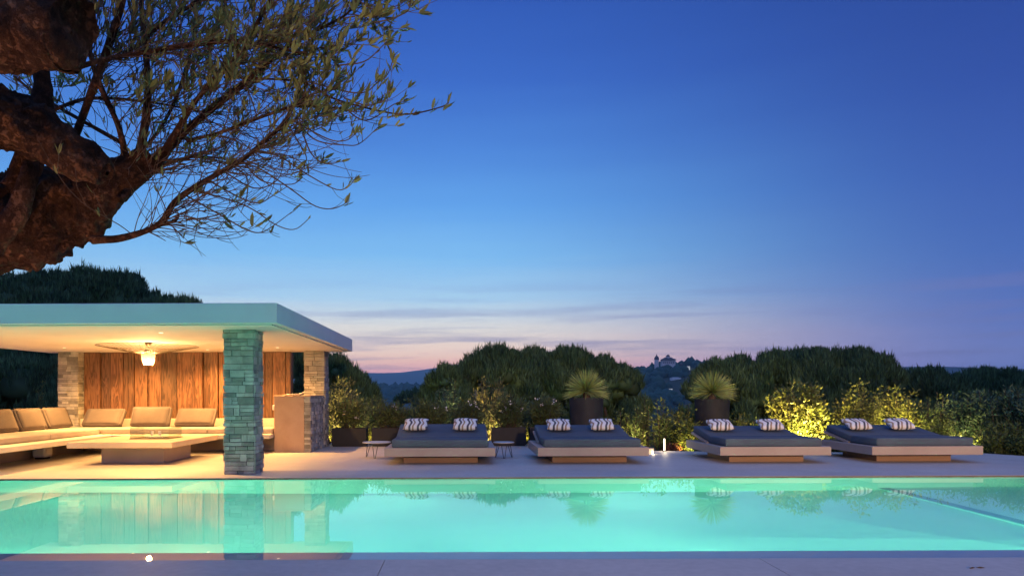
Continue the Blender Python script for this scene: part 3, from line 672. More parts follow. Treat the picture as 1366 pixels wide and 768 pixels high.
# bollard light and low step light
bo = empty('bollard_light', (G(886, 16.2), 16.2, 0)); tag(bo, 'slim glowing bollard light at the back edge of the deck', 'bollard light')
bx_, by_ = bo.location.x, bo.location.y
bm = bmesh.new(); lathe(bm, bx_, by_, [(0, 0), (.035, 0), (.035, .02), (0, .02)], 16); obj('bollard_foot', bm, M['metal'], bo)
bm = bmesh.new(); lathe(bm, bx_, by_, [(.016, .021), (.016, .29), (0, .29)], 16); obj('light_tube', bm, M['bollardglow'], bo)
sl = empty('step_light', (G(863, 15.6), 15.6, 0)); tag(sl, 'low stone block with a small lamp at the right rear corner of the second daybed', 'step light')
sx = sl.location.x
BX('stone_block', (sx-.14, sx+.14, 15.55, 15.75, 0, .12), M['bedframe'], sl, bev=.005, seg=1)
bm = bmesh.new(); lathe(bm, sx+.10, 15.52, [(0, .0), (.02, .0), (.02, .07), (0, .075)], 12); obj('lamp', bm, M['bollardglow'], sl)

# ------------------------------------------------------------------ pines
def pine(px, top, hw, d, seed, lab, crown_h=None, tuft=1.0, dens=1.0, group='umbrella pines beyond the deck', zg=None, flat=.55):
    g = np.random.default_rng(seed); cx, cy = G(px, d), d; zt = H-(top-CY)/F*d; w = hw*1.12/F*d; z0 = gz(cx, cy) if zg is None else zg
    ch = crown_h or w*1.1
    t = empty('umbrella_pine', (cx, cy, z0)); tag(t, lab, 'pine tree', group)
    P0 = []; D0 = []; core = Acc()
    ico = bmesh.new(); bmesh.ops.create_icosphere(ico, subdivisions=2, radius=1); iv = np.array([v.co[:] for v in ico.verts]); ifc = np.array([[v.index for v in f.verts] for f in ico.faces]); ico.free()
    nl = int(44*dens)
    for i in range(nl):
        a = g.uniform(0, 2*math.pi); q = math.sqrt(g.random()); lr = w*g.uniform(.20, .30)
        x, y = cx+q*math.cos(a)*(w-lr*.8), cy+q*math.sin(a)*(w*.8-lr*.8)
        dome = zt-lr*.85-(1-math.sqrt(max(0, 1-q*q*.93)))*ch*.75
        z = dome if i % 5 in (0, 1, 2) else dome-g.uniform(.2, .85)*ch
        z += g.uniform(-.12, .0)*lr
        c = np.array([x, y, z]); rr = np.array([lr, lr, lr*.85])
        jig = 1+.22*np.array([mnoise.noise(Vector(p*2+c)) for p in iv])[:, None]
        core.add(c+iv*rr*.80*jig, ifc)
        n = int(330*tuft*(lr/1.2)**1.3)
        dr = unit(g.normal(size=(n, 3))); dr[:, 2] = np.where(dr[:, 2] < -.3, -dr[:, 2], dr[:, 2]); dr[:, 1] = np.where((dr[:, 1] > .3) & (g.random(n) < .6), -dr[:, 1], dr[:, 1])
        lump = 1+.22*np.array([mnoise.noise(Vector(p*2+c)) for p in dr])[:, None]
        p = c+dr*rr*lump*g.uniform(.78, 1.02, (n, 1))
        for kk in range(6):
            P0.append(p+g.normal(size=p.shape)*.02); D0.append(unit(dr*.5+np.array([0, 0, 1.6])+g.normal(size=p.shape)*.27))
        ns = int(52*tuft*(lr/1.2)**1.2); dr = unit(g.normal(size=(ns, 3))); dr[:, 2] = np.abs(dr[:, 2])+.25; dr = unit(dr)
        lump = 1+.22*np.array([mnoise.noise(Vector(p*2+c)) for p in dr])[:, None]; p = c+dr*rr*lump*.95
        hgt = g.uniform(.04, .30, (ns, 1))*(d/30)**.5
        for kk in range(13):
            tt = g.random((ns, 1)); P0.append(p+np.array([0, 0, 1.0])*hgt*tt+g.normal(size=p.shape)*.02); D0.append(unit(np.array([0, 0, 1.0])+g.normal(size=p.shape)*.22))
    p = np.concatenate(P0); dd = np.concatenate(D0); n = len(p)
    s = d/30
    v, f = leaves_np(p, dd, .36*s**.5*g.uniform(.4, 1.15, n), .036*s*g.uniform(.7, 1.3, n), seed)
    cr = nobj('crown', v, f, M['pine'], t)
    core.obj('inner_foliage', M['pine'], cr, True)
    # limbs
    tr = Acc(); hz = zt-ch*.8
    v, f = tube_np(resample([(cx, cy, z0-.3), (cx+.2, cy, (z0+hz)/2), (cx, cy, hz)], 8), np.linspace(.28, .16, 8), 8); tr.add(v, f)
    for i in range(5):
        a = i*1.26+g.random(); v, f = tube_np(resample([(cx, cy, hz-.3), (cx+.35*w*math.cos(a), cy+.35*w*math.sin(a), hz+.1*ch), (cx+.7*w*math.cos(a), cy+.6*w*math.sin(a), hz+.3*ch)], 6), np.linspace(.13, .04, 6), 6); tr.add(v, f)
    tr.obj('trunk', M['trunk'], t, True)
PG = 'umbrella pines beyond the deck'
pine(20, 364, 105, 29, 201, 'big dark pine rising behind the left part of the pavilion roof', 5.2, tuft=.9)
pine(72, 362, 80, 33, 221, 'dark pine between the two big crowns above the left half of the pavilion roof', 5.4, tuft=.8)
pine(170, 366, 70, 33, 222, 'dark pine just right of the highest crown above the pavilion roof', 5.4, tuft=.8)
pine(125, 357, 95, 31, 202, 'highest dark pine above the middle of the pavilion roof', 6.0, tuft=.9)
pine(215, 384, 75, 30, 203, 'dark pine sloping down behind the right part of the pavilion roof', 5.4)
pine(30, 470, 110, 26, 204, 'low dark pine seen below the roof, left of the rear column', 3.4, tuft=.8)
pine(400, 470, 62, 27, 205, 'dark pine seen between the timber wall and the rear stone column', 3.6)
pine(452, 480, 40, 26, 206, 'dark rounded pine right behind the rear stone column', 3.0)
pine(482, 506, 26, 30, 207, 'small dark pine at the left edge of the valley view', 2.6)
pine(594, 492, 32, 30, 208, 'small pine at the right edge of the valley view', 2.8)
pine(660, 467, 66, 32, 209, 'broad pine at the left of the middle group, behind the first daybed', 4.0)
pine(706, 470, 60, 35, 220, 'pine filling the centre of the middle group, highest between two crowns', 4.2)
pine(755, 469, 64, 33, 210, 'broad pine standing behind the first yucca', 4.0)
pine(812, 481, 50, 32, 211, 'darker pine at the right end of the middle group, left of the hill town', 3.8)
pine(960, 486, 56, 31, 212, 'dark pine behind the second yucca, right of the hill town', 4.0)
pine(1030, 477, 66, 32, 213, 'pine crown directly above the brightest uplit bush', 4.2)
pine(1108, 470, 70, 31, 214, 'tallest pine crown on the right, above the last two daybeds gap', 4.4)
pine(1068, 471, 70, 34, 223, 'pine filling the gap behind the brightest uplit bush, set further back', 4.2)
pine(1000, 478, 60, 34, 224, 'pine set further back, just right of the second yucca', 4.0)
pine(1142, 471, 56, 34, 225, 'pine set further back behind the bush left behind the last daybed', 4.2)
pine(1165, 480, 50, 30, 215, 'pine ending the tall right group, behind the uplit bushes', 4.0)
pine(1250, 495, 68, 36, 216, 'lower distant pine crown right of the tall group', 3.4)
pine(1320, 496, 68, 37, 217, 'lower distant pine crown near the right picture edge', 3.4)
pine(1385, 506, 55, 34, 218, 'pine crown cut by the right picture edge', 3.4)
pine(548, 520, 24, 120, 219, 'lone small round tree down in the valley', 6, tuft=.25, dens=.5)

# hill town
TD = 900
def hz_(py, d=TD): return H-(py-CY)/F*d
CLR = [(G(876, TD), TD, 5), (G(891.5, TD), TD, 13)]
tw = empty('hill_tower', (G(876, TD), TD, gz(G(876, TD), TD))); tag(tw, 'round pinkish tower with a dark cap on the distant hilltop', 'tower')
bm = bmesh.new(); lathe(bm, G(876, TD), TD, [(2.9, hz_(494)), (2.8, hz_(480)), (0, hz_(480))], 16); obj('tower_shaft', bm, M['farwall'], tw)
bm = bmesh.new(); lathe(bm, G(876, TD), TD, [(3.1, hz_(480.4)), (2.9, hz_(478)), (1.9, hz_(476)), (.5, hz_(475)), (.3, hz_(473)), (0, hz_(472.8))], 16); obj('tower_cap', bm, M['farroof'], tw)
vl = empty('hilltop_villa', (G(891.5, TD), TD, gz(G(891, TD), TD))); tag(vl, 'wide villa with a hipped roof and small turret on the distant hilltop', 'villa')
BX('villa_wall', (G(883, TD), G(900, TD), TD-4, TD+6, hz_(492), hz_(481)), M['farwall'], vl)
def hip(x0, x1, y0, y1, z0, z1, ins):
    bm = bmesh.new(); a = [bm.verts.new(p) for p in ((x0, y0, z0), (x1, y0, z0), (x1, y1, z0), (x0, y1, z0))]; ym = (y0+y1)/2
    b = [bm.verts.new((x0+ins, ym, z1)), bm.verts.new((x1-ins, ym, z1))]
    bm.faces.new((a[0], a[1], b[1], b[0])); bm.faces.new((a[2], a[3], b[0], b[1])); bm.faces.new((a[1], a[2], b[1])); bm.faces.new((a[3], a[0], b[0])); bm.faces.new(a[::-1]); return bm
obj('villa_roof', hip(G(881.5, TD), G(901.5, TD), TD-6, TD+8, hz_(481), hz_(477.2), 6), M['farroof'], vl)
BX('turret', (G(889.5, TD), G(893, TD), TD-2, TD+2, hz_(478.5), hz_(476)), M['farwall'], vl)
obj('turret_roof', hip(G(888.8, TD), G(893.7, TD), TD-3, TD+3, hz_(476), hz_(473.5), 2), M['farroof'], vl)
g = random.Random(3)
for k in range(6): BX('window', (G(884+k*2.6, TD), G(885.2+k*2.6, TD), TD-4.1, TD-4.005, hz_(486), hz_(483.2)), M['farroof'], vl)
def far_house(px, py, w, h, d, wall, lab, roofc='farroof'):
    best = min((abs(CY-(gz(G(px, q), q)+h*.6-H)/q*F-py), q) for q in np.linspace(d*.6, d*1.5, 120)); k = best[1]/d; d = best[1]; w *= k; h *= k
    x = G(px, d); z = gz(x, d)+h; hh = empty('far_house', (x, d, z-h)); tag(hh, lab, 'house', 'small houses on the distant slopes')
    CLEAR.append((x, d, w*1.5+6))
    BX('wall', (x-w/2, x+w/2, d-3, d+3, z-h-3, z), M[wall], hh)
    obj('roof', hip(x-w/2-.4, x+w/2+.4, d-3.5, d+3.5, z, z+h*.35, w*.3), M[roofc], hh)
CLEAR = list(CLR)
far_house(909, 482, 2.0, 4, 880, 'farroof', 'tiny dark block standing right of the hilltop villa')
far_house(918, 491, 2.6, 2.6, 780, 'glowwall', 'small lit white house right of the hilltop villa')
far_house(855, 498.5, 3.2, 3.5, 700, 'yellowwall', 'small white house low on the left slope of the town hill')
far_house(901, 506, 9, 1.6, 640, 'yellowwall', 'long pale house halfway down the town hill', 'yellowwall')
far_house(893, 521, 3.2, 1.2, 480, 'glowwall', 'lit white house at the foot of the town hill')
far_house(528, 510, 11, 5, 2200, 'glowwall', 'left of two white buildings far off in the valley haze')
far_house(547, 510.5, 10, 5, 2200, 'glowwall', 'right of two white buildings far off in the valley haze')

# distant woods on the hills: lumpy tree masses as stuff
def woods(name, n, xr, yr, seed, rmin, rmax, cond=None):
    g = np.random.default_rng(seed); A = Acc()
    ico = bmesh.new(); bmesh.ops.create_icosphere(ico, subdivisions=1, radius=1); iv = np.array([v.co[:] for v in ico.verts]); ifc = np.array([[v.index for v in f.verts] for f in ico.faces]); ico.free()
    for i in range(n):
        x, y = g.uniform(*xr), g.uniform(*yr)
        if any(abs(x-qx) < qw and qd-qw*6 < y < qd+8 for qx, qd, qw in CLEAR): continue
        r = g.uniform(rmin, rmax); z = gz(x, y); A.add(np.array([x, y, z+r*.3])+iv*np.array([r, r, r*g.uniform(.7, 1.2)])*(1+g.normal(size=(len(iv), 1))*.13), ifc)
    o = A.obj(name, M['farwood'], smooth=False); tag(o, kind='stuff'); return o
tag(woods('hillside_wood', 3600, (60, 620), (600, 1150), 31, 3, 8), 'blue green wood covering the town hill in the distance', 'wood')
tag(woods('valley_wood', 1800, (-330, 330), (170, 620), 32, 2, 5), 'dark wood filling the valley between the pines', 'wood')
tag(woods('ridge_wood', 2500, (-500, 330), (1150, 1750), 33, 5, 11), 'far wood on the low ridge below the blue mountains', 'wood')

# ------------------------------------------------------------------ olive tree in the foreground
ot = empty('olive_tree', (-3.3, 3.3, 0)); tag(ot, 'gnarled olive tree leaning in from the left with thin leafy branches', 'olive tree')
def barkdisp(amp=.22):
    def f(p, r):
        q = Vector(p); k = max(r, .03)
        rd = 1-2*abs(mnoise.noise(Vector((q.x*8+7, q.y*8, q.z*5))))
        return 1+amp*(mnoise.noise(q*3.2)*1.1+mnoise.noise(q*9)*.6+(rd-.5)*.7+mnoise.noise(Vector((q.x*30, q.y*30, q.z*16)))*.45+mnoise.noise(q*55)*.22+max(0, mnoise.noise(Vector((q.x*22+3, q.y*22, q.z*12)))-.15)*.9)
    return f
def limb(acc, pts, seg=12, m=None, amp=.2):
    """pts: (px, py, depth, radius_px)"""
    m = m or max(8, int(len(pts)*7)); q = resample(pts, m)
    w = [P(a, b, c) for a, b, c, r in q]; rad = [max(.5, r)*c/F for a, b, c, r in q]
    v, f = tube_np(w, rad, seg, barkdisp(amp)); acc.add(v, f); return [Vector(x) for x in w]
T_ = Acc()
# main leaning trunk from the ground, off frame at the left, up to the fork
limb(T_, [(-420, 1300, 3.4, 120), (-330, 900, 3.4, 105), (-240, 600, 3.35, 95), (-140, 360, 3.3, 76), (-50, 300, 3.25, 64), (30, 294, 3.25, 58), (88, 277, 3.25, 45), (138, 250, 3.25, 30), (200, 205, 3.25, 14)], 110, 260, .26)
# broken outer limb
limb(T_, [(-260, 210, 2.7, 75), (-120, 150, 2.72, 56), (-20, 152, 2.75, 44), (40, 170, 2.8, 38), (90, 201, 2.85, 29), (124, 219, 2.88, 24), (141, 228, 2.9, 19), (144, 230, 2.9, 3)], 100, 200, .30)
# thick sawn limb at the top left corner
limb(T_, [(-380, 420, 2.9, 70), (-320, 120, 2.6, 70), (-180, 20, 2.5, 66), (-60, 30, 2.5, 62), (40, 36, 2.5, 52), (86, 40, 2.5, 50), (95, 42, 2.5, 46), (97, 42, 2.5, 2)], 100, 180, .16)
# old stub between them and cavities
limb(T_, [(20, 250, 3.0, 16), (50, 180, 3.0, 15), (58, 120, 3.0, 13), (50, 60, 3.0, 12)], 16, 30, .3)
limb(T_, [(-10, 330, 2.95, 12), (22, 285, 2.93, 13), (38, 240, 2.95, 11), (45, 200, 3.0, 8)], 14, 26, .3)
T_.obj('trunk', M['bark'], ot, True)
LB = Acc(); limbs = []
def LM(*pts, amp=.12, seg=9): limbs.append(limb(LB, [(p[0], p[1], p[2], p[3]*(.74 if p[3] < 14 else .85)) for p in pts], seg, None, amp)); return limbs[-1]
LM((150, 262, 3.25, 9), (172, 238, 3.25, 11), (190, 190, 3.25, 8), (199, 120, 3.3, 6.5), (195, 60, 3.35, 5.5), (190, 0, 3.4, 5), (188, -70, 3.45, 4))
LM((150, 262, 3.25, 6), (168, 225, 3.25, 8), (160, 170, 3.2, 5), (134, 110, 3.15, 5), (120, 60, 3.1, 4), (112, 0, 3.1, 3.5), (100, -60, 3.1, 3))
LM((98, 190, 3.2, 7), (130, 105, 3.15, 7), (150, 50, 3.1, 7), (165, 0, 3.05, 6), (176, -60, 3.0, 5))
LM((105, 88, 2.95, 5), (150, 76, 2.98, 4.5), (210, 66, 3.0, 4), (290, 55, 3.05, 4), (345, 58, 3.1, 2.5), (400, 70, 3.15, 1.5))
LM((158, 78, 3.1, 4), (190, 55, 3.15, 3.5), (225, 25, 3.2, 3.5), (270, -2, 3.25, 3), (310, -40, 3.3, 2))
LM((145, 268, 3.25, 9), (176, 244, 3.25, 13), (205, 220, 3.25, 11), (232, 190, 3.25, 8), (270, 155, 3.3, 6.5), (337, 101, 3.35, 6), (362, 65, 3.4, 5), (385, 15, 3.45, 4.5), (400, -30, 3.5, 4))
LM((222, 200, 3.2, 7), (258, 140, 3.15, 4.5), (300, 90, 3.1, 4), (322, 70, 3.1, 4), (345, 30, 3.05, 3.5), (365, -8, 3.0, 3))
LM((125, 318, 3.2, 8), (155, 317, 3.15, 6.5), (182, 311, 3.12, 6), (205, 302, 3.1, 5.5), (219, 292, 3.1, 6), (236, 266, 3.1, 5.5), (275, 240, 3.1, 5), (324, 212, 3.1, 4.5), (354, 187, 3.12, 4), (382, 160, 3.15, 3.5), (400, 120, 3.2, 2.5), (412, 60, 3.25, 2))
LM((205, 302, 3.1, 4), (222, 296, 3.1, 3.5), (234, 293, 3.1, 3), (240, 286, 3.1, 1.5), amp=.3)
LM((160, 265, 3.2, 7), (200, 232, 3.3, 4), (230, 215, 3.35, 3), (262, 208, 3.4, 2), (300, 210, 3.4, 1.5))
LM((250, 187, 3.2, 3), (300, 174, 3.2, 3), (359, 152, 3.2, 2.5), (400, 141, 3.2, 2), (459, 144, 3.25, 1.2))
LM((337, 102, 3.3, 3), (400, 53, 3.25, 3), (459, 22, 3.2, 2), (479, 0, 3.2, 1.5), (490, -20, 3.2, 1.2))
LM((300, 102, 3.2, 2.5), (350, 104, 3.2, 2), (407, 110, 3.2, 1.8), (449, 132, 3.2, 1.6), (514, 149, 3.2, 1.4), (549, 152, 3.2, 1.3), (589, 143, 3.2, 1.1), (600, 137, 3.2, .9), amp=.05)
LM((165, 190, 3.3, 4), (60, 130, 3.4, 3), (20, 100, 3.5, 2)); LM((60, 150, 3.3, 3), (120, 130, 3.35, 3), (200, 135, 3.4, 2), (280, 150, 3.4, 1.5))
LM((150, 240, 3.3, 4), (215, 170, 3.5, 3), (250, 90, 3.6, 3), (262, 20, 3.7, 2), (262, -40, 3.8, 2))
LB.obj('limbs', M['bark'], ot, True)
TW = Acc(); LP = []; LD = []; LL = []
rg = random.Random(11)
def leafcluster(p, d, n, sp=.03, ln=.054):
    for i in range(n):
        q = Vector([rg.gauss(0, 1) for _ in range(3)]).normalized()
        LP.append(tuple(p-d*rg.uniform(0, sp*1.6)+q*.003)); LD.append(tuple((d*1.2+q*.75+Vector((0, 0, .35))).normalized())); LL.append(ln*rg.uniform(.7, 1.35))
def twig(w, r0, r1, leaf=1.0):
    q = resample(w, max(8, len(w)*4)); v, f = tube_np(q, np.linspace(r0, r1, len(q)), 4); TW.add(v, f)
    q = [Vector(x) for x in q]; return q
def pxtwig(pts, r=1.1, cl=7, along=.25):
    q = twig([P(*p) for p in pts], r*3.2/F, .45*3.2/F); d = (q[-1]-q[-2]).normalized()
    if cl: leafcluster(q[-1], d, cl)
    for i in range(3, len(q)-1):
        if rg.random() < along: leafcluster(q[i], ((q[i+1]-q[i]).normalized()+Vector((0, 0, .5))).normalized(), rg.choice([1, 2]), .0, .032)
    return q
D = 3.15
base = []
for pts, cl in (([(344, 202), (374, 208), (411, 232), (449, 252), (466, 248), (474, 238)], 8), ([(324, 216), (349, 225), (387, 250), (419, 273), (441, 278), (458, 273), (466, 266)], 9),
        ([(265, 254), (312, 267), (339, 279), (369, 299), (394, 305), (415, 289)], 0), ([(250, 260), (292, 284), (329, 305), (349, 309), (367, 299), (390, 282)], 1),
        ([(395, 162), (439, 185), (462, 187), (476, 178)], 5), ([(399, 165), (424, 187), (461, 193), (481, 191), (506, 169)], 6), ([(405, 177), (417, 205), (436, 218), (460, 214)], 2),
        ([(449, 87), (487, 82), (511, 62), (520, 52)], 10), ([(407, 107), (479, 124), (505, 110), (518, 100), (527, 75)], 7), ([(500, 30), (524, 25), (545, 15), (549, 2)], 0), ([(400, 70), (450, 60), (505, 60)], 5),
        ([(459, 24), (490, 20), (520, 24)], 8), ([(480, 0), (500, 12), (530, 8), (543, -5)], 3), ([(449, 132), (480, 158), (500, 157), (525, 140), (540, 135)], 10), ([(460, 130), (490, 140), (515, 133), (524, 118)], 12),
        ([(382, 160), (400, 190), (410, 210), (404, 225)], 6), ([(324, 212), (350, 240), (390, 245), (404, 235)], 7), ([(300, 228), (340, 250), (370, 240), (380, 215)], 3), ([(280, 240), (320, 262), (345, 270), (362, 262), (384, 248)], 0),
        ([(217, 294), (230, 300), (246, 317)], 0), ([(200, 308), (210, 313), (222, 320)], 0), ([(310, 220), (330, 235), (330, 262), (322, 283)], 0), ([(370, 175), (410, 160), (440, 150)], 8), ([(395, 130), (420, 125), (450, 118)], 9), ([(245, 270), (250, 280), (253, 292)], 0)):
    q = pxtwig([(a, b, D+rg.uniform(-.15, .15)*0+.02*i) for i, (a, b) in enumerate(pts)], 1.1, cl, .12); base.append(q)
# random arching shoots: leave the limbs outward, droop, turn up at the tip
for li, lm in enumerate(limbs):
    n = int(len(lm)*(0 if li in (8, 12) else .9 if li in (9, 10, 11) else 1.1))
    for i in range(n):
        t = rg.uniform(.15, .98)*(len(lm)-1); k_ = min(int(t), len(lm)-2); p = lm[k_].lerp(lm[k_+1], t-k_); d0 = (lm[k_+1]-lm[k_]).normalized()
        px = p.x/p.y*F+CX; py = CY-(p.z-H)/p.y*F
        q = Vector((rg.gauss(.45, .7), rg.gauss(0, .8), rg.gauss(.15, .6))).normalized()
        dr = (d0*.9+q).normalized(); ln = rg.uniform(.15, .62)
        if px > 380: ln *= .6
        pts = [p]; cur = dr.copy(); st_ = ln/6
        bend = rg.uniform(-.28, .05)
        for s in range(6):
            cur = (cur+Vector((rg.gauss(0, .10), rg.gauss(0, .10), bend if s < 3 else .22))).normalized(); pts.append(pts[-1]+cur*st_)
        e = pts[-1]; ex, ey = e.x/e.y*F+CX, CY-(e.z-H)/e.y*F
        if ey > 312 or (ey > 288 and ex < 250): continue
        qq = twig(pts, rg.uniform(.0018, .0030), .0010); base.append(qq)
# side shoots on the twigs
sec = []
for qq in base[:]:
    px = qq[-1].x/qq[-1].y*F+CX; py = CY-(qq[-1].z-H)/qq[-1].y*F
    for j in range(rg.choice([1, 2, 3, 3])):
        i = rg.randrange(4, len(qq)-1); d0 = (qq[i+1]-qq[i]).normalized(); dr = (d0+Vector((rg.gauss(.1, .6), rg.gauss(0, .6), rg.gauss(0, .6)))).normalized(); ln = rg.uniform(.06, .22); pts = [qq[i]]; cur = dr
        for s in range(4): cur = (cur+Vector((rg.gauss(0, .15), rg.gauss(0, .15), .12))).normalized(); pts.append(pts[-1]+cur*ln/4)
        sec.append(twig(pts, .0016, .0009))
for qq in base[25:]+sec:
    e = qq[-1]; px = e.x/e.y*F+CX; py = CY-(e.z-H)/e.y*F; d = (qq[-1]-qq[-3]).normalized()
    dens = .26 if py < 120 else (.15 if py < 190 else .05)
    if 280 < px < 430 and py < 120: dens = .5
    if px > 395 and py < 165: dens = .6
    if rg.random() < dens*.75: leafcluster(e, d, int(rg.uniform(3, 8)*max(1, dens)), .035)
    for i in range(2, len(qq)-1):
        if rg.random() < .22*dens: leafcluster(qq[i], (d+Vector((0, 0, .6))).normalized(), rg.choice([1, 2, 2, 3]), .01, .038)
for li_, ts in ((12, (.45, .5, .62, .66, .72, .8, .99, 1)), (11, (.7, .8, .9, 1)), (10, (.6, .8, .95))):
    lm = limbs[li_]
    for t in ts:
        k_ = min(int(t*(len(lm)-1)), len(lm)-2); leafcluster(lm[k_+1], ((lm[k_+1]-lm[k_]).normalized()+Vector((0, 0, .5))).normalized(), 5, .03, .048)
TW.obj('twigs', M['twig'], ot)
v, f = blades6(np.array(LP), np.array(LD), np.array(LL), np.array(LL)*.24, 5); nobj('leaves', v, f, M['oliveleaf'], ot)

# ------------------------------------------------------------------ haze
bm = bmesh.new(); box(bm, -9900, 9900, -9900, 9900, -90, 250)
mh, nt = nmat('haze_air'); out = N(nt, 'ShaderNodeOutputMaterial'); pv = N(nt, 'ShaderNodeVolumePrincipled'); pv.inputs['Color'].default_value = (.60, .86, 1, 1); pv.inputs['Density'].default_value = 1.8e-4; pv.inputs['Anisotropy'].default_value = .5
L(nt, pv.outputs[0], out.inputs['Volume'])
tag(obj('haze', bm, mh), kind='stuff')

# ------------------------------------------------------------------ lamps
def lamp(name, typ, loc, power, col, parent=None, **kw):
    l = bpy.data.lights.new(name, typ); l.energy = power; l.color = col
    for k_, v_ in kw.items(): setattr(l, k_, v_)
    o = bpy.data.objects.new(name, l); COL.objects.link(o); o.location = loc
    if parent is not None: o.parent = parent; o.location = Vector(loc)-parent.location
    return o
def aim(o, target, loc): o.rotation_euler = (Vector(target)-Vector(loc)).to_track_quat('-Z', 'Y').to_euler()
WARM = (1, .50, .14)
for x, y in DL:
    o = lamp('downlight_lamp', 'SPOT', (x, y, RZ0-.04), 860, WARM, spot_size=R(150), spot_blend=.9, shadow_soft_size=.05)
# underwater lamps along the near wall and the far ends
AQ = (.36, 1.0, .57)
for x in (-10.5, -7.5, -4.5, -1.5, 1.5, 4.5, 6.2):
    loc = (x, YN+.06, -.62); o = lamp('pool_lamp', 'SPOT', loc, 340, AQ, spot_size=R(165), spot_blend=.6, shadow_soft_size=.12); aim(o, (x, YF, -.9), loc); o.data.cycles.use_multiple_importance_sampling = False
for x in (-9.5, -5.5, -1.5, 2.5):
    loc = (x, YF-.06, -.75); o = lamp('pool_lamp', 'SPOT', loc, 90, AQ, spot_size=R(165), spot_blend=.6, shadow_soft_size=.12); aim(o, (x, YN, -1.1), loc); o.data.cycles.use_multiple_importance_sampling = False
for x in (-9.5, -6, -2.5, 1, 4.5):     # narrow beams added to brighten the far pool wall
    loc = (x, YN+.06, -.5); o = lamp('pool_lamp', 'SPOT', loc, 260, AQ, spot_size=R(100), spot_blend=.9, shadow_soft_size=.1); aim(o, (x, YF, -.35), loc); o.data.cycles.use_multiple_importance_sampling = False
for x in (8.5, 10.6):
    loc = (x, YN+.06, -.25); o = lamp('pool_lamp', 'SPOT', loc, 130, AQ, spot_size=R(165), spot_blend=.6, shadow_soft_size=.1); aim(o, (x, YF, -.3), loc); o.data.cycles.use_multiple_importance_sampling = False
# garden uplights below the lit bushes (real little fixtures)
YL = (1, .74, .25)
def uplight(x, y, z, tx, ty, tz, power, lab, size=95, col=YL):
    t = empty('garden_uplight', (x, y, z)); tag(t, lab, 'uplight', 'garden uplights below the bushes')
    bm = bmesh.new(); lathe(bm, x, y, [(0, z), (.04, z), (.045, z+.07), (.035, z+.07), (.03, z+.05), (0, z+.05)], 14); obj('lamp_housing', bm, M['metal'], t)
    loc = (x, y, z+.09); o = lamp('uplight_lamp', 'SPOT', loc, power, col, t, spot_size=R(size), spot_blend=.7, shadow_soft_size=.04); aim(o, (tx, ty, tz), loc)
uplight(G(1078, 16.5), 16.5, -.25, G(1068, 17.4), 17.4, .9, 1100, 'small uplight at the foot of the brightest bush')
uplight(G(1045, 16.6), 16.6, -.25, G(1050, 17.4), 17.4, 1.2, 420, 'small uplight left below the brightest bush')
uplight(G(1150, 16.3), 16.3, -.25, G(1155, 17.3), 17.3, .8, 650, 'small uplight below the bush left behind the last daybed')
uplight(G(1192, 16.4), 16.4, -.25, G(1186, 17.4), 17.4, .8, 450, 'small uplight below the bush right behind the last daybed')
uplight(G(916, 16.6), 16.6, -.25, G(914, 17.3), 17.3, .7, 80, 'small uplight left of the second tall pot')
uplight(G(982, 16.7), 16.7, -.25, G(978, 17.6), 17.6, .7, 22, 'small uplight right of the second tall pot')
for px, dd, pw, lab in ((455, 19.9, 1000, 'added uplight brightening the yellowish bush behind the bar'), (545, 19.2, 380, 'small uplight behind the first daybed, left'), (625, 19.2, 480, 'small uplight behind the first daybed, right'), (662, 19.9, 700, 'small uplight at the tall loose bush'),  # the one behind the bar is added, standing in for pavilion light
                        (722, 19.2, 420, 'small uplight left of the first tall pot'), (845, 17.0, 200, 'small uplight before the young laurels'), (1300, 16.2, 260, 'small uplight at the broad shrub right of the last daybed')):
    z_ = gz(G(px, dd), dd) if dd > 19.4 else -.25; uplight(G(px, dd), dd, z_, G(px, dd), dd+1.4, 1.1, pw, lab, 110, (1, .74, .30))
for px in (437, 494, 701): uplight(G(px, 18.65), 18.65, 0, G(px, 18.9), 19.3, .6, 25, {437: 'small uplight between bar wall and first trough', 494: 'small uplight between the first two troughs', 701: 'small uplight by the trough left of the first tall pot'}[px])
# bollard glow, house terrace lamps behind the camera, uplight below the olive tree
lamp('bollard_lamp', 'POINT', (bx_, by_-.06, .2), 4, (1, .8, .5), bo, shadow_soft_size=.03)
lamp('step_lamp', 'POINT', (sx+.10, 15.45, .06), 1, (1, .8, .5), sl, shadow_soft_size=.02)
loc = (-2.3, 1.7, .1); o = lamp('olive_uplight', 'SPOT', loc, 190, (1, .44, .16), spot_size=R(62), spot_blend=.8, shadow_soft_size=.05); aim(o, (-1.95, 3.0, 2.7), loc)
loc = (.3, .9, .1); o = lamp('olive_uplight', 'SPOT', loc, 60, (1, .66, .34), spot_size=R(70), spot_blend=.9, shadow_soft_size=.05); aim(o, (-.9, 3.1, 2.8), loc)
for lx, tx, pw in ((3.5, 2.6, 14000), (10.0, 9.6, 14000)):
    loc = (lx, -15.0, 4.2); o = lamp('terrace_lamp', 'SPOT', loc, pw, (1, .60, .32), spot_size=R(34), spot_blend=.55, shadow_soft_size=.4); aim(o, (tx+1.2, 15.5, 0.2), loc)
# the faint afterglow where the sun went down, beyond the valley on the left
sun = lamp('afterglow_sun', 'SUN', (0, 0, 50), .06, (1, .62, .5), angle=R(20))
sun.data.cycles.use_multiple_importance_sampling = False; sun.rotation_euler = (R(84), 0, R(-12)+math.pi)

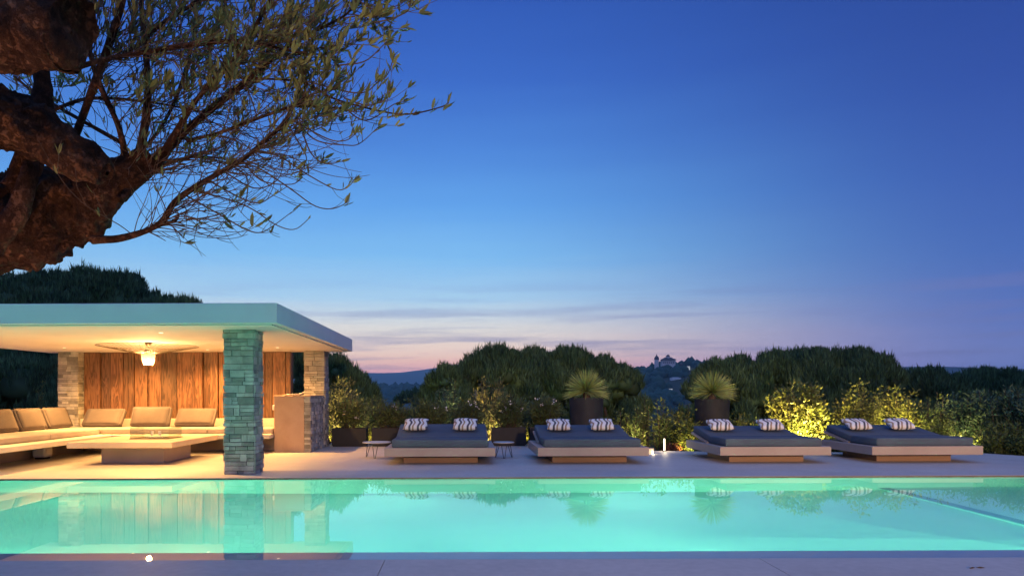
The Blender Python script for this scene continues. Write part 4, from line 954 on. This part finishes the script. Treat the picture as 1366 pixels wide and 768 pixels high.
# ------------------------------------------------------------------ sky
w = bpy.data.worlds.new('World'); sc.world = w; w.use_nodes = True; nt = w.node_tree; nt.nodes.clear()
def s2l(r, g_, b): return tuple(((c/255)/12.92 if c/255 <= .04045 else ((c/255+.055)/1.055)**2.4) for c in (r, g_, b))
out = N(nt, 'ShaderNodeOutputWorld'); bg = N(nt, 'ShaderNodeBackground'); L(nt, bg.outputs[0], out.inputs[0]); bg.inputs[1].default_value = 1
tc = N(nt, 'ShaderNodeTexCoord'); sp = N(nt, 'ShaderNodeSeparateXYZ'); L(nt, tc.outputs['Generated'], sp.inputs[0])
def mth(op, a, b=None, clamp=False):
    n = N(nt, 'ShaderNodeMath', operation=op, use_clamp=clamp)
    for i, v_ in enumerate((a, b)):
        if v_ is None: continue
        if isinstance(v_, bpy.types.NodeSocket): L(nt, v_, n.inputs[i])
        else: n.inputs[i].default_value = v_
    return n.outputs[0]
elev = mth('MULTIPLY', mth('ARCSINE', sp.outputs[2]), 180/math.pi)      # degrees
az = mth('MULTIPLY', mth('ARCTAN2', sp.outputs[0], sp.outputs[1]), 180/math.pi)
e01 = mth('DIVIDE', elev, 90)
E = lambda d: d/90
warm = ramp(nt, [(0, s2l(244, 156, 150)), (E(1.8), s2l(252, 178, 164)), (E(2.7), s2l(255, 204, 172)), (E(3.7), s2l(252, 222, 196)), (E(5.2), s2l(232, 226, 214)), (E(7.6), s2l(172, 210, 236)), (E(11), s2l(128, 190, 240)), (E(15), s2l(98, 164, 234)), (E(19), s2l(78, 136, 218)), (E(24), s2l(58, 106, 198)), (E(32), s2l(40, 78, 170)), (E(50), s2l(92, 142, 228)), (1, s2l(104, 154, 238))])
cool = ramp(nt, [(0, s2l(120, 122, 172)), (E(2.5), s2l(112, 123, 178)), (E(5), s2l(90, 112, 178)), (E(9), s2l(70, 104, 178)), (E(14), s2l(59, 92, 172)), (E(20), s2l(48, 78, 160)), (E(31), s2l(34, 62, 140)), (E(50), s2l(92, 142, 228)), (1, s2l(104, 154, 238))])  # overhead stops of both ramps raised past the visible sky to lift ambient light
# thin low cloud streaks
mp = N(nt, 'ShaderNodeMapping'); mp.inputs['Scale'].default_value = (2.4, 2.4, 46); L(nt, tc.outputs['Generated'], mp.inputs[0])
cn = N(nt, 'ShaderNodeTexNoise'); cn.inputs['Scale'].default_value = 1.6; cn.inputs['Detail'].default_value = 5; L(nt, mp.outputs[0], cn.inputs['Vector'])
e2 = mth('ADD', e01, mth('MULTIPLY', mth('SUBTRACT', cn.outputs[0], .5), .016))
for r_ in (warm, cool): L(nt, e2, r_.inputs[0])
f_az = N(nt, 'ShaderNodeMapRange', interpolation_type='SMOOTHSTEP'); f_az.inputs[1].default_value = -8; f_az.inputs[2].default_value = 36
L(nt, mth('ABSOLUTE', mth('ADD', az, 14)), f_az.inputs[0])
f_az.inputs[1].default_value = 12; f_az.inputs[2].default_value = 54
sky_c = mixrgb(nt, f_az.outputs[0], warm.outputs[0], cool.outputs[0])
# unseen sky behind the camera, set brighter and mauve to lift ambient light
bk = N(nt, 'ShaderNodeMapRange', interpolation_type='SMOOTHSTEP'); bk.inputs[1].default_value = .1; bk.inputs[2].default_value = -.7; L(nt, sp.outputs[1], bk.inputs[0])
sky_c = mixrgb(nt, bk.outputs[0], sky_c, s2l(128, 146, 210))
ext = mth('MINIMUM', mth('EXPONENT', mth('DIVIDE', .027, mth('MAXIMUM', sp.outputs[2], .02))), 2.3)     # the low sky shines through the haze layer
ev = N(nt, 'ShaderNodeVectorMath', operation='SCALE'); L(nt, sky_c, ev.inputs[0]); L(nt, ext, ev.inputs['Scale']); sky_c = ev.outputs[0]
# darker cloud wisps near the horizon
cl = ramp(nt, [(.50, (0, 0, 0)), (.66, (1, 1, 1))]); L(nt, cn.outputs[0], cl.inputs[0])
lowf = N(nt, 'ShaderNodeMapRange'); lowf.inputs[1].default_value = 9.5; lowf.inputs[2].default_value = 4; L(nt, elev, lowf.inputs[0])
cf = mth('MULTIPLY', mth('MULTIPLY', cl.outputs[0], lowf.outputs[0]), .62)
sky_c = mixrgb(nt, cf, sky_c, s2l(140, 136, 186))
# a faint physical twilight sky on top
nis = N(nt, 'ShaderNodeTexSky', sky_type='NISHITA', sun_disc=False); nis.sun_elevation = R(-4); nis.sun_rotation = R(-12); 
nm = N(nt, 'ShaderNodeVectorMath', operation='SCALE'); nm.inputs['Scale'].default_value = .05; L(nt, nis.outputs[0], nm.inputs[0])
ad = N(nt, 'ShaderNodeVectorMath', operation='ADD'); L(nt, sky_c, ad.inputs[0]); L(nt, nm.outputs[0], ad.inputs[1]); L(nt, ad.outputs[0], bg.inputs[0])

# ------------------------------------------------------------------ render settings
sc.render.engine = 'CYCLES'; cy = sc.cycles
cy.use_denoising = True
try: cy.denoiser = 'OPENIMAGEDENOISE'
except Exception: pass
cy.max_bounces = 7; cy.diffuse_bounces = 3; cy.glossy_bounces = 3; cy.transmission_bounces = 5; cy.transparent_max_bounces = 12; cy.volume_bounces = 0
cy.caustics_reflective = False; cy.caustics_refractive = True; cy.blur_glossy = .5; cy.sample_clamp_indirect = 4; cy.use_adaptive_sampling = True; cy.adaptive_threshold = .02
sc.view_settings.view_transform = 'Standard'; sc.view_settings.look = 'None'; sc.view_settings.exposure = 0; sc.view_settings.gamma = 1
sc.render.resolution_x = 1024; sc.render.resolution_y = 575
